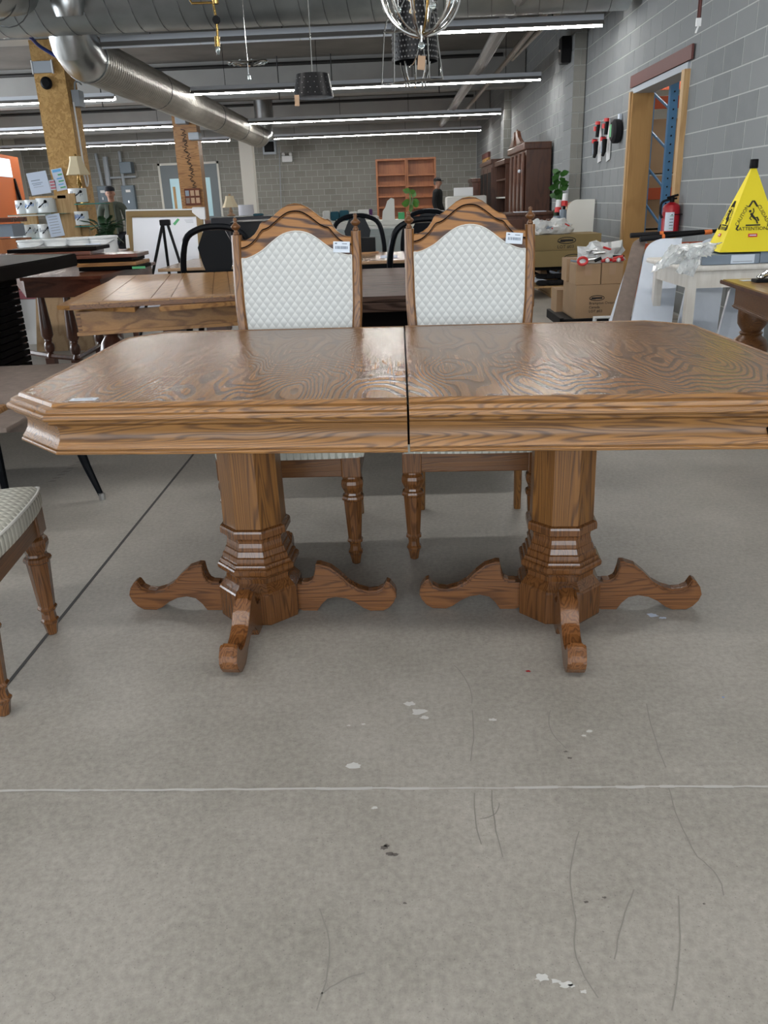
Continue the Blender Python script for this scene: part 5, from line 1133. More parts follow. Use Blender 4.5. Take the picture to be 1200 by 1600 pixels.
# leaning rounded board behind the olive cartons
def rboard(label, pBL, pBR, pTR, pTL, Yb, Yt, m, edge=None, r_=.12, th=.025, both=False, back=None):
    """board leaning back: bottom corners at depth Yb, top corners at Yt; rounded upper corner(s)"""
    b0, b1, t1, t0 = at(*pBL, Yb), at(*pBR, Yb), at(*pTR, Yt), at(*pTL, Yt)
    # carry the lower edge down to the floor along the board's own slope
    for_a = (b0.z-.0)/max(1e-6, (t0.z-b0.z)); g0 = b0+(b0-t0)*for_a
    for_b = (b1.z-.0)/max(1e-6, (t1.z-b1.z)); g1 = b1+(b1-t1)*for_b
    W, Hh = (t1-t0).length, (t0-g0).length; t = T('leaning_board', label, 'board', ((g0.x+g1.x)/2, (g0.y+g1.y)/2, 0))
    P = []
    def pt(u, v): return lerp(lerp(g0, g1, u), lerp(t0, t1, u), v)
    P += [pt(0, 0), pt(1, 0)]
    if both: P += [pt(1-r_/W*(1-math.sin(k*PI/12)), 1-r_/Hh*(1-math.cos(k*PI/12))) if 0 else pt(1-r_/W*(1-math.cos(k*PI/12)), 1-r_/Hh*(1-math.sin(k*PI/12))) for k in range(0, 7)]
    else: P += [pt(1, 1)]
    P += [pt(r_/W*(1-math.cos(k*PI/12)), 1-r_/Hh*(1-math.sin(k*PI/12))) for k in range(6, -1, -1)]
    nrm = (P[1]-P[0]).cross(P[-1]-P[0]).normalized()
    if nrm.y < 0: nrm = -nrm
    n = len(P); b = B(); b._add(P+[p+nrm*th for p in P], [list(range(n)), list(range(n, 2*n))[::-1]]+[(i, (i+1) % n, n+(i+1) % n, n+i) for i in range(n)]); o = b.build('board_panel', m, t, world=True)
    if back:
        b = B(); b._add([p+nrm*(th+.002)+Vector((-.012, 0, .0)) for p in P]+[p+nrm*(th*2.5)+Vector((-.05, 0, .0)) for p in P], [list(range(n)), list(range(n, 2*n))[::-1]]+[(i, (i+1) % n, n+(i+1) % n, n+i) for i in range(n)]); b.build('brown_backing', back, t, world=True)
    return t
rboard('white rounded board with brown edge leaning on the block wall above the olive cartons', (881, 366), (926, 366), (930, 311), (889, 312), 11.8, 12.0, 'offwhite', back='kraft', r_=.12)
for i, (px, py, py2) in enumerate(((867, 322, 356), (877, 312, 350))):
    a = at(px, py2, 11.0); t = T('pole_tool', ('shorter' if i == 0 else 'taller')+' red, black and white stick cleaner leaning beside the white board', 'tool', (a.x, 11.0, 0), 0, 'stick cleaners beside the board')
    z = at(px, py, 11.0).z; B().tube([(0, 0, .0), (.05, .1, z)], .018, 8).build('stick', 'black', t); B().tube([(.05, .1, z-.02), (.06, .11, z+.07)], .035, 10).build('head', 'white', t); B().tube([(.045, .09, z-.08), (.05, .1, z-.02)], .042, 10).build('red_collar', 'redplastic', t); B().tube([(.02, -.0, z-.35), (.02, .02, z-.12)], .045, 8).build('motor', 'pebble', t)
# cartons on a black dolly
t = T('dolly', 'black plastic dolly under the stack of brown cartons', 'dolly', (1.78, 7.75, 0)); B().box(-.33, .33, -.32, .32, .07, .10, .01).build('deck', 'black', t); B().box(-.37, -.335, -.36, .34, .05, .13, .006).box(-.37, .34, -.36, -.325, .05, .12, .006).build('rim', 'black', t)
for x in (-.27, .27):
    for y in (-.27, .27): B().lathe([(.03, -.015), (.035, -.01), (.035, .01), (.03, .015)], 12, mtx=Matrix.Translation((x, y, .035)) @ Matrix.Rotation(R(90), 4, 'Y')).build('castor', 'rubber', t)
zt_ = at(930, 445, 7.45).z
carton('large front carton on the dolly, printed with an address', 1.555, 2.02, 7.45, 8.05, .102, zt_, 'card', 0, .62, ('Brampton Ontario', 'Canada', 'LOT #03'), lx=.40, ls=.052)
zu = at(915, 413, 7.45).z
carton('open-topped carton with red tools, left of the two small upper cartons', 1.545, 1.765, 7.46, 7.75, zt_+.002, zu, 'card', tape=True)
carton('right one of the two small cartons on top of the large front carton', 1.772, 1.96, 7.46, 7.75, zt_+.002, zu+.005, 'card', tape=True)
carton('tall narrow carton behind the open-topped carton', 1.53, 1.74, 7.80, 8.04, zt_+.002, at(900, 404, 7.8).z, 'card')
a = at(872, 455, 8.3); carton('small brown carton on the floor behind the dolly', a.x-.02, a.x+.22, 8.25, 8.55, 0.0, at(872, 452, 8.3).z, 'card')
t = T('paper_cup_holder', 'white plastic handle piece resting on the floor in front of the cartons', 'tool', (at(938, 500, 7.0).x, 6.9, 0)); B().tube([(-.08, 0, 0.0), (-.07, 0, at(938, 496, 6.9).z), (.06, 0, at(938, 496, 6.9).z), (.08, 0, 0.0)], .02, 8).build('handle', 'white', t)
a = at(935, 410, 7.55); bag('silvery clear bag of tools on the small cartons', (a.x+.03, 7.6, zu+.003), .20, .14, .14, 90, seed=7, cols=('redplastic', 'black', 'steel', 'white', 'steel'))
for i, (px, py, lab) in enumerate(((910, 418, 'red ring handle hanging over the edge of the open-topped carton'), (950, 414, 'red and white tool over the edge of the right small carton'), (968, 408, 'red tool at the right end of the small cartons'))):
    a = at(px, py, 7.42); t = T('hand_tool', lab, 'tool', (a.x, 7.42, zu+.006))
    if i == 0: B().tube([(.04*math.cos(u), .0, .03*math.sin(u)+.024) for u in [2*PI*k/14 for k in range(14)]], .012, 8, closed=True).build('ring', 'redplastic', t, smooth=True); B().tube([(-.04, .02, .02), (-.10, .03, .03)], .01, 6).build('grip', 'pebble', t)
    else: B().tube([(-.05, .05, .015), (.0, .05, .03), (.05, .06, .02)], [.015, .022, .012], 8).build('body', 'redplastic', t, smooth=True); B().sphere((-.0, .03, .02), .02, u=8, v=6).build('dial', 'white', t)
# orange rack on its side with black bars, behind the leaning boards
rk = T('sawhorse_rack', 'orange steel rack with black bars behind the leaning white boards', 'rack', (2.2, 6.62, 0))
z = at(1040, 385, 6.2).z
B().box(-.35, .48, .0, .05, z-.04, z).build('top_bar', 'rackorange', rk)
for k in range(4): B().tube([(-.33+.26*k, .03, z-.04), (-.33+.26*k, .03, 0)], .016, 6).build('upright', 'rackorange', rk)
for k in range(6): B().tube([(-.0+.06*k, .02, z), (-.0+.06*k, .02, z-.12)], .010, 6).build('rung', 'rackorange', rk)
for (p0, p1, Y, lab) in (((985, 368), (1135, 360), 6.1, 'rear black handle bar with orange end resting over the boards'), ((1000, 374), (1112, 362), 5.95, 'front black handle bar with orange joint resting over the boards')):
    a, c = at(*p0, Y), at(*p1, Y); t = T('handle_bar', lab, 'tool', tuple((a+c)/2), 0, 'black handle bars over the boards'); m_ = (a+c)/2
    B().tube([tuple(a-m_), tuple(lerp(a, c, .3)-m_)], .018, 10).build('grip', 'rubber', t); B().tube([tuple(lerp(a, c, .3)-m_), tuple(lerp(a, c, .34)-m_)], .019, 10).build('collar', 'orange', t); B().tube([tuple(lerp(a, c, .34)-m_), tuple(lerp(a, c, .9)-m_)], .013, 8).build('bar', 'black', t); B().tube([tuple(lerp(a, c, .9)-m_), tuple(c-m_)], .016, 8).build('end_joint', 'orange', t)
# leaning white boards
rboard('pale leaning board at the left with a brown back edge', (957, 500), (985, 500), (1010, 373), (990, 373), 5.45, 6.0, 'taupe', r_=.06)
rboard('thin white edge board leaning left of the brown one', (952, 500), (960, 500), (1003, 373), (993, 373), 5.52, 6.05, 'laminate', r_=.04)
rboard('large pale blue-white board leaning in front, rounded at its top left', (987, 500), (1050, 503), (1066, 372), (1012, 373), 5.35, 5.9, 'laminate', r_=.12)
rboard('pale board leaning behind the whitewashed table legs', (1060, 505), (1120, 520), (1140, 372), (1090, 372), 6.1, 6.4, 'laminate', r_=.12)
rboard('pale board leaning behind the turned leg of the right oak table', (1118, 540), (1190, 560), (1200, 440), (1143, 445), 4.9, 5.4, 'laminate', r_=.05)
# whitewashed table
q = [atz(1077, 416, .755), atz(1200, 405, .755), atz(1077, 395, .755)]
t = T('whitewashed_table', 'whitewashed wooden table under the yellow cone and grey packages', 'table', (2.05, 5.1, 0))
XT0, XT1, YT0, YT1 = 1.60, 2.62, 4.78, 5.55
B().box(XT0, XT1, YT0, YT1, .727, .757, .012).build('table_top', 'whitewash', t, world=True)
B().box(XT0+.05, XT1-.05, YT0+.05, YT0+.07, .63, .727).build('front_apron', 'whitewash', t, world=True); B().box(XT0+.05, XT0+.07, YT0+.07, YT1-.05, .63, .727).build('side_apron', 'whitewash', t, world=True)
for x in (XT0+.04, XT1-.1):
    for y in (YT0+.04, YT1-.1): B().box(x, x+.05, y, y+.05, 0, .727, .003).build('leg', 'whitewash', t, world=True)
# grey packages + plastic film
for i, (x0, x1, y0, y1, z0, z1, lab) in enumerate(((1.70, 2.02, 4.80, 4.99, .758, .812, 'front grey package wrapped in film, label facing out'), (2.03, 2.40, 4.82, 5.03, .758, .820, 'right grey package in film under the yellow cone'), (1.76, 2.3, 5.08, 5.36, .758, .822, 'rear grey package in film behind the yellow cone'))):
    t = T('wrapped_package', lab, 'package', ((x0+x1)/2, (y0+y1)/2, z0), 0, 'grey packages in film'); w_, d, h = (x1-x0)/2, (y1-y0)/2, z1-z0
    B().box(-w_, w_, -d, d, 0, h, .004).build('package', 'pebble', t)
    if i < 2: B().box(-.0, .13, -d-.002, -d, .004, h-.004).build('paper_label', 'label', t); B().box(.01, .12, -d-.003, -d-.002, .012, .016).build('print', 'lintel', t)
def film(label, P, Y, seed):
    rnd = random.Random(seed); t = T('plastic_film', label, 'plastic film', tuple(at(*P[0], Y)))
    b = B(); n = 14; L = [at(*p, Y) for p in P]
    rows = []
    for j in range(n+1):
        v = j/n; a = lerp(L[0], L[3], v); c = lerp(L[1], L[2], v); row = []
        for i in range(n+1):
            u = i/n; p = lerp(a, c, u); p = p+Vector((rnd.uniform(-1, 1)*.003, math.sin(u*17+seed+v*3)*.022+math.sin(v*11+u*5)*.012-.02+rnd.uniform(-1, 1)*.005, rnd.uniform(-1, 1)*.004)); row.append(b.bm.verts.new(p))
        rows.append(row)
    for r0, r1 in zip(rows, rows[1:]):
        for i in range(n): b.bm.faces.new((r0[i], r0[i+1], r1[i+1], r1[i]))
    b.build('film', 'plastic', t, world=True)
film('crumpled clear film draping off the left end of the whitewashed table', [(1078, 382), (1105, 385), (1080, 432), (1052, 424)], 4.75, 3)
film('crumpled clear film trailing left across the white board', [(1045, 383), (1085, 380), (1062, 410), (1016, 425)], 4.85, 5)
film('clear film bunched on the packages left of the cone', [(1060, 380), (1125, 378), (1110, 400), (1072, 404)], 4.74, 8)
# yellow pop-up safety cone
a = at(1150, 386, 4.95); ap = at(1177, 262, 4.97)
t = T('safety_cone', 'yellow fabric pop-up caution cone standing on the grey packages', 'safety cone', (ap.x, 4.965, .823)); hh = ap.z-.823; rb = .212; rt_ = .014
rot = R(-7.5)
cbase = [(rb*1.15*math.cos(rot+k*PI/2-PI*.5-PI/4), rb*1.15*math.sin(rot+k*PI/2-PI*.5-PI/4)) for k in range(4)]; topq = [(x*rt_/rb, y*rt_/rb) for x, y in cbase]
b = B(); b._add([(x, y, 0) for x, y in cbase]+[(x*.62, y*.62, hh*.40) for x, y in cbase]+[(x, y, hh) for x, y in topq], [(0, 1, 5, 4), (1, 2, 6, 5), (2, 3, 7, 6), (3, 0, 4, 7), (4, 5, 9, 8), (5, 6, 10, 9), (6, 7, 11, 10), (7, 4, 8, 11)])
b.build('fabric', 'yellow', t); B().lathe([(.021, 0), (.023, .004), (.022, .045), (.02, .048)], 16, c=(0, 0, hh-.004)).build('cap', 'black', t, smooth=True)
W0 = parent_world(t)
for k in (0, 3):
    A, Bq, Tp = Vector((*cbase[k], 0)), Vector((*cbase[(k+1) % 4], 0)), Vector((0, 0, hh*1.0))
    xd = (Bq-A).normalized(); up_ = (Vector((*[(cbase[k][i]+cbase[(k+1) % 4][i])/2*.62 for i in (0, 1)], hh*.40))-(A+Bq)/2); up_.normalize()
    nrm = xd.cross(up_).normalized(); mid_ = (A+Bq)/2
    if nrm.dot(mid_) < 0: nrm = -nrm; xd = -xd
    def fm(u, v, ang=0):   # point on the face: u sideways, v up the face
        x2 = xd*math.cos(ang)+up_*math.sin(ang); y2 = up_*math.cos(ang)-xd*math.sin(ang); p = mid_+xd*u+up_*(v+.035)+nrm*.004
        return W0 @ Matrix(((x2.x, y2.x, nrm.x, p.x), (x2.y, y2.y, nrm.y, p.y), (x2.z, y2.z, nrm.z, p.z), (0, 0, 0, 1)))
    text('ATTENTION', .027, 'lettering', 'ink', t, fm(0, .092), .0004); text('CAUTION', .028, 'lettering', 'ink', t, fm(-.058, .165, R(62)), .0004); text('CUIDADO', .028, 'lettering', 'ink', t, fm(.058, .165, R(-62)), .0004)
    def stroke(pts, r_=.0045): B().tube([tuple((W0.inverted() @ fm(u, v)).translation) for u, v in pts], r_, 6).build('printed_symbol', 'ink', t)
    stroke([(-.022, .215), (-.004, .246), (.004, .246), (.022, .215)]); stroke([(-.078, .112), (-.088, .092), (-.078, .086)]); stroke([(.078, .112), (.088, .092), (.078, .086)])
    stroke([(-.038, .112), (.038, .112)], .004); stroke([(-.012, .178), (-.004, .165), (.008, .150)], .006); stroke([(.008, .150), (.022, .155), (.030, .135)], .004); stroke([(.006, .150), (.018, .138), (.024, .120)], .004); stroke([(-.006, .168), (.004, .188), (.0, .205)], .003); stroke([(-.008, .165), (-.018, .15), (-.008, .142)], .003)
    B().sphere(tuple((W0.inverted() @ fm(-.016, .190)).translation), .0065, u=10, v=8).build('printed_symbol', 'ink', t)
    M1 = W0.inverted() @ fm(0, .055); B().box(-.024, .024, -.009, .009, -.001, .0015, .004 if 0 else 0, mtx=M1).build('red_badge', 'redplastic', t); B().box(-.018, .018, -.0025, .0025, .0015, .0022, mtx=M1).build('badge_print', 'label', t)
# fire extinguisher
a = at(1052, 362, 8.38); t = T('fire_extinguisher', 'red fire extinguisher mounted beside the doorway', 'fire extinguisher', (2.63, 8.40, a.z)); hh = at(1052, 318, 8.38).z-a.z
B().lathe([(.072, 0), (.08, .01), (.08, hh*.86), (.07, hh*.95), (.04, hh*1.02), (.025, hh*1.05)], 20).build('cylinder', 'red', t, smooth=True)
B().lathe([(.0815, hh*.02), (.0815, hh*.72)], 20, cap=False).build('band', 'red', t)
b = B(); b._add([(.0825*math.cos(u), .0825*math.sin(u), z) for z in (.01, hh*.7) for u in [R(215+k*10) for k in range(7)]], [(k, k+1, k+8, k+7) for k in range(6)]); b.build('instruction_label', 'label', t)
for k in range(5): B().box(-.035, .0, -.086, -.084, hh*(.12+.11*k), hh*(.14+.11*k)).build('print_line', 'tape' if k in (0, 4) else 'ink', t)
B().tube([(0, 0, hh*1.05), (0, 0, hh*1.22)], .022, 10).build('valve', 'black', t); B().tube([(-.05, 0, hh*1.2), (.05, -.02, hh*1.3)], .012, 6).tube([(-.05, 0, hh*1.14), (.04, -.02, hh*1.18)], .010, 6).build('lever', 'black', t)
B().tube(smoothpts([(-.02, 0, hh*1.15), (-.10, -.02, hh*1.05), (-.11, -.02, hh*.7), (-.09, -.02, hh*.5)], 4), .012, 6).build('hose', 'rubber', t); B().box(-.02, .085, -.082, .082, hh*.60, hh*.63).build('strap', 'black', t)
# store room contents: blue upright, orange beams, cartons
Yr = 10.2
a, c = at(1050, 125, Yr), at(1036, 420, Yr)
t = T('rack_upright', 'blue steel pallet-rack upright seen through the doorway', 'rack', (3.12, Yr, 0))
for y in (0, .9):
    B().box(-.045, .045, y, y+.07, 0, 2.9).build('upright', 'rackblue', t)
for k in range(18): B().sphere((.0, -.003, .75+k*.09), .010, u=6, v=4).build('slot', 'black', t)
for k in range(6): B().tube([(0.02, .04, .3+k*.42), (.02, .93, .6+k*.42)], .016, 6).build('brace', 'rackblue', t)
for i, z in enumerate((at(1030, 152, 10.6).z, at(1020, 303, 10.6).z)):
    t = T('rack_beam', ('upper' if i == 0 else 'lower')+' orange pallet-rack beam through the doorway', 'beam', (3.4, 11.2, z), 0, 'orange rack beams'); B().box(-.6, 1.8, 0, .05, -.07, .07, .004).build('beam', 'rackorange', t); B().box(-.62, -.58, -.03, .08, -.12, .12).build('end_plate', 'rackorange', t)
for i in range(3):
    for j in range(2): carton(['lower', 'middle', 'upper'][i]+' '+['left', 'right'][j]+' brown carton on the rack through the doorway', 3.15+.62*j, 3.72+.62*j, 11.32, 12.0, .05+i*.66 + (.0 if i else 0), .68+i*.66, 'card', group='cartons on the store room rack')
t = T('rack_shelf', 'orange-edged rack standing far inside the store room', 'rack', (4.6, 14, 0))
for x in (-1.4, 1.4): B().box(x, x+.08, 0, .08, 0, 3.2).build('upright', 'rackblue', t)
for z in (.4, 1.5, 2.6): B().box(-1.4, 1.48, -.03, .0, z, z+.12).build('beam', 'rackorange', t)
for i in range(3): carton('brown carton far inside the store room, '+['left', 'middle', 'right'][i]+' one', 3.4+.8*i, 4.05+.8*i, 14.05, 14.7, 1.62, 2.2, 'card', group='cartons far inside the store room')
o = fixture(3.4, 6.0, 12.8, 0, 'strip light inside the store room', 3.3)
# right oak table with bulbous leg
c0, c1 = atz(1127, 437, .76), atz(1210, 464, .76); dv = (c1-c0).normalized(); nv = Vector((-dv.y, dv.x, 0)); nv = nv if nv.x > 0 else -nv
t = T('oak_pedestal_table', 'dark oak table with bulbous turned leg at the right edge', 'table', (2.0, 3.7, 0))
def TR(u, v, z=0): p = c0+dv*u+nv*v; return Vector((p.x, p.y, z))
def orect(u0, u1, v0, v1, z0, z1, name, m, smooth=False):
    b = B(); P = [TR(u0, v0), TR(u1, v0), TR(u1, v1), TR(u0, v1)]; b._add([(p.x, p.y, z0) for p in P]+[(p.x, p.y, z1) for p in P], [(3, 2, 1, 0), (4, 5, 6, 7), (0, 1, 5, 4), (1, 2, 6, 5), (2, 3, 7, 6), (3, 0, 4, 7)])
    bmesh.ops.bevel(b.bm, geom=b.bm.edges[:], offset=.006, segments=2, affect='EDGES'); return b.build(name, m, t, world=True)
orect(0, 1.2, 0, .95, .742, .762, 'table_top', 'oak_old_y'); orect(.0, 1.2, -.006, .0, .744, .760, 'edge_bead', 'hutch'); orect(.06, 1.1, .05, .9, .645, .742, 'apron', 'oak_dark'); orect(.055, 1.1, .043, .9, .638, .655, 'apron_moulding', 'oak_dark')
lp = at(1173, 522, 4.05); 
B().lathe([(r_*.80, z) for r_, z in ((.06, 0), (.085, .03), (.06, .10), (.07, .20), (.06, .30), (.085, .34), (.104, .385), (.108, .425), (.094, .462), (.070, .478), (.060, .488), (.070, .497), (.056, .506), (.070, .522), (.084, .54), (.088, .58), (.084, .64))], 28, c=(lp.x, 4.05, 0)).build('leg', 'oak_dark', t, smooth=True, world=True)
a = TR(.75, .6, .763); B().lathe([(.05, 0), (.10, .14), (.11, .2), (.05, .33), (.085, .40), (.085, .64)], 20, c=(a.x, a.y, 0)).build('leg', 'oak_dark', t, smooth=True, world=True)
tag(B().box(-.04, .05, -.02, .03, 0, .001).build('paper_slip', 'label'), 'white slip of paper on the right oak table', 'paper').location = TR(.10, .10, .763)
a = at(1190, 437, 3.78); t = T('chrome_gadget', 'chrome and black clamp gadget on the right oak table', 'tool', (a.x, 3.78, .763)); B().box(-.035, .06, -.03, .03, 0, .014, .003).build('foot', 'black', t); B().tube([(-.02, 0, .02), (.03, 0, .05), (.07, 0, .10)], .008, 8).build('arm', 'chrome', t); B().sphere((-.01, -.01, .022), .014).build('clamp_ball', 'chrome', t, smooth=True); B().tube([(0, .02, .014), (.05, .02, .03)], .006, 6).build('rod', 'chrome', t)

# ================================================================ HANGING LIGHTS
t = T('drum_pendant', 'black tapered drum pendant with pale interior and kraft tag', 'pendant lamp', (at(490, 150, 6).x, 6.0, at(490, 153, 6).z)); zz = at(490, 116, 6).z-at(490, 153, 6).z
B().lathe([(.135, 0), (.107, zz)], 32, cap=False).build('shade', 'meshblack', t, smooth=True); B().lathe([(.131, .002), (.104, zz-.002), (.0, zz-.001)], 32, cap=False).build('shade_lining', 'lintel', t, smooth=True); B().lathe([(.107, zz), (.02, zz+.004)], 32).build('shade_top', 'meshblack', t)
B().tube([(0, 0, zz), (0, 0, 3.99-t.location.z)], .004, 6).build('cord', 'chrome', t); B().box(-.115, -.085, -.11, -.107, -.055, .01).build('kraft_tag', 'kraft', t)
b = B()
for i in range(7):
    for j in range(4):
        u = R(200+20*i+7*(j % 2)); z = zz*(.15+.22*j); r_ = .136-.028*z/zz; b.sphere((r_*math.cos(u), r_*math.sin(u), z), .0022, u=6, v=4)
b.build('pinholes', 'mesh_dot', t, kind='stuff')
# pierced black cylinder pendant inside the wire cage area
Yc = 4.4
cx_ = at(648, 60, Yc).x; zb = at(648, 97, Yc).z; zt2 = at(648, -40, Yc).z
t = T('pierced_cylinder_pendant', 'black pierced metal cylinder pendant at the top centre', 'pendant lamp', (cx_, Yc, zb)); rr = .108
B().lathe([(rr, 0), (rr, zt2-zb)], 36, cap=False).build('shade', 'meshblack', t, smooth=True); B().lathe([(rr*.98, .004), (rr*.98, zt2-zb)], 36, cap=False).build('shade_lining', 'black', t, smooth=True); B().lathe([(rr*.98, zt2-zb-.01), (.01, zt2-zb)], 24).build('top_plate', 'meshblack', t); B().tube([(0, 0, zt2-zb), (0, 0, 3.99-zb)], .005, 6).build('cord', 'black', t)
b = B()
for j in range(15):
    for i in range(20):
        u = R(180+9*i+4.5*(j % 2)); z = .012+.0225*j; b.sphere((rr*1.005*math.cos(u), rr*1.005*math.sin(u), z), .0045, u=6, v=4)
b.build('piercings', 'mesh_dot', t, kind='stuff')
for k in range(8):
    u = 2*PI*k/8; B().tube(smoothpts([(.07*math.cos(u), .07*math.sin(u), 0), (.06*math.cos(u), .06*math.sin(u), -.05), (.045*math.cos(u), .045*math.sin(u), -.09), (.05*math.cos(u), .05*math.sin(u), -.105)], 3), .004, 5).build('glass_drop', 'chrome', t)
# wire cage lantern
Yg = 4.2; g = lambda x, y: at(x, y, Yg); cc = g(655, 100)
t = T('cage_lantern', 'open chrome wire cage lantern hanging below the pierced cylinder', 'lantern', (cc.x, Yg, cc.z)); 
L = lambda x, y, dy: tuple(Vector((g(x, y).x-cc.x, dy, g(x, y).z-cc.z)))
BC = [L(596, 129, .06), L(616, 134, -.10), L(690, 128, -.10), L(672, 119, .08)]; TC = [L(600, 46, .06), L(616, 56, -.08), L(680, 50, -.08), L(668, 40, .06)]
for P in (BC, TC):
    for i in range(4): B().tube([P[i], P[(i+1) % 4]], .0035, 6).build('wire', 'chrome', t)
for i in range(4): B().tube([BC[i], TC[i]], .0035, 6).build('wire', 'chrome', t)
top_ = (0.0, 0, TC[1][2]+.25)
for i in range(4): B().tube(smoothpts([TC[i], (TC[i][0]*.8, TC[i][1]*.8, TC[i][2]+.08), (TC[i][0]*.2, 0, TC[i][2]+.2)], 4), .0035, 6).build('wire', 'chrome', t)
B().tube([(0, 0, TC[1][2]+.2), (0, 0, 3.99-cc.z)], .004, 6).build('chain', 'chrome', t)
# orb chandelier with crystal drops
Yo = 3.7; ct = at(657, -18, Yo); ro = .163
t = T('orb_chandelier', 'chrome orb chandelier with crystal drops at the top edge', 'chandelier', (ct.x, Yo, ct.z))
for a0 in (15, 75, 135):
    pp = [(ro*math.cos(u)*math.cos(R(a0)), ro*math.cos(u)*math.sin(R(a0)), ro*math.sin(u)) for u in [2*PI*k/40 for k in range(40)]]
    B().tube(pp, .007, 8, closed=True).build('ring', 'chrome', t, smooth=True)
    pp = [(ro*.9*math.cos(u)*math.cos(R(a0+25)), ro*.9*math.cos(u)*math.sin(R(a0+25)), ro*.94*math.sin(u)-.003) for u in [2*PI*k/40 for k in range(40)]]
    B().tube(pp, .0045, 8, closed=True).build('ring', 'brass' if a0 == 75 else 'chrome', t, smooth=True)
B().lathe([(.004, 0), (.014, .006), (.009, .014), (.017, .022), (.006, .034), (.006, .05)], 12, c=(0, 0, -ro-.014)).build('bottom_finial', 'chrome', t, smooth=True); B().tube([(0, 0, ro), (0, 0, 3.99-ct.z)], .004, 6).build('chain', 'chrome', t)
for x, z, y in ((-.09, -.075, -.03), (.045, -.07, -.05), (.12, -.035, .05), (.0, -.20, -.02)):
    B().sphere((x, y, z), .014, u=10, v=8).build('crystal_ball', 'glass', t, smooth=True); B().tube([(x, y, z+.012), (x, y, z+.06)], .0025, 5).build('bead_string', 'chrome', t)
b = B().tube(smoothpts([(-.05, -.03, 0), (-.05, -.03, -.04), (-.03, -.03, -.055), (-.045, -.03, -.085), (-.02, -.03, -.085)], 4), .003, 6); b.build('candle_arm', 'shade', t)
for k in range(2): B().tube(smoothpts([(0, 0, -ro-.0), (-.02+.03*k, -.01, -.23), (-.035+.05*k, -.01, -.26), (-.05+.06*k, -.01, -.27)], 4), .0025, 5).build('crystal_strand', 'chrome', t)
B().box(.010, .040, -.03, -.028, -.285, -.235, mtx=Matrix.Rotation(R(6), 4, 'Y')).build('kraft_tag', 'kraft', t)
# brass swing arm hanging at top left
Yb_ = 5.0; g0 = at(338, 30, Yb_); t = T('brass_arm_lamp', 'brass articulated lamp arm with bare bulb at the top left', 'lamp', (g0.x, Yb_, g0.z)); LL = lambda x, y: tuple(at(x, y, Yb_)-Vector((g0.x, Yb_, g0.z)))
B().tube([LL(332, -30), LL(333, 6), LL(338, 30), LL(340, 56)], .007, 8).build('stem', 'brass', t); B().tube([LL(297, 0), LL(300, 5), LL(332, 4)], .006, 8).build('side_arm', 'brass', t); B().lathe([(.016, 0), (.018, .02), (.016, .05)], 12, c=LL(337, 6)).build('collar', 'brass', t)
B().lathe([(.02, -.008), (.022, 0), (.02, .008)], 16, mtx=Matrix.Translation(LL(338, 31)) @ Matrix.Rotation(R(90), 4, 'X')).build('knob', 'black', t); B().tube([LL(339, 57), LL(340, 73)], .014, 10).build('lamp_holder', 'brass', t); B().lathe([(.008, 0), (.012, .012), (.010, .03), (.004, .04)], 10, mtx=Matrix.Translation(LL(340, 73)) @ Matrix.Rotation(PI, 4, 'X')).build('bulb', 'glass', t, smooth=True)
B().tube([LL(332, -30), (LL(332, -30)[0], 0, 3.98-g0.z)], .005, 6).build('chain', 'brass', t)
# flat crystal fixture
a = at(387, 98, 8.0); t = T('crystal_pendant', 'flat oval crystal pendant with a small drop', 'pendant lamp', (a.x, 8.0, a.z))
for s_ in (1., .8): B().tube([(.17*s_*math.cos(u), .12*s_*math.sin(u), .01*math.cos(u*2)) for u in [2*PI*k/28 for k in range(28)]], .010, 6, closed=True).build('ring', 'chrome', t, smooth=True)
for k in range(10): B().sphere((.16*math.cos(k*.63), .11*math.sin(k*.63), .0), .016, u=6, v=4).build('crystal', 'glass', t)
B().tube([(0, 0, 0), (0, 0, 3.98-a.z)], .003, 5).build('cord', 'chrome', t); B().tube([(0, 0, 0), (0, 0, -.09)], .003, 5).build('drop_cord', 'steel', t); B().lathe([(.01, -.14), (.016, -.13), (.014, -.10), (.006, -.09)], 10).build('drop', 'glass', t)
# red strap with white clip
a, c = at(1096, -10, 5.0), at(1092, 28, 5.0); t = T('hanging_strap', 'dark red strap with white plastic clip hanging at the top right', 'strap', (c.x, 5.0, c.z)); B().box(-.010, .010, -.002, .002, 0, 3.98-c.z).build('strap', 'redbrown', t); B().box(-.014, .014, -.006, .006, -.04, .0, .003).build('clip', 'white', t); B().tube([(0, 0, -.04), (-.01, 0, -.07)], .005, 6).build('tab', 'white', t)
for x_ in (-.007, .007): B().box(x_-.001, x_+.001, -.003, -.0021, 0, .4).build('stripe', 'black', t)

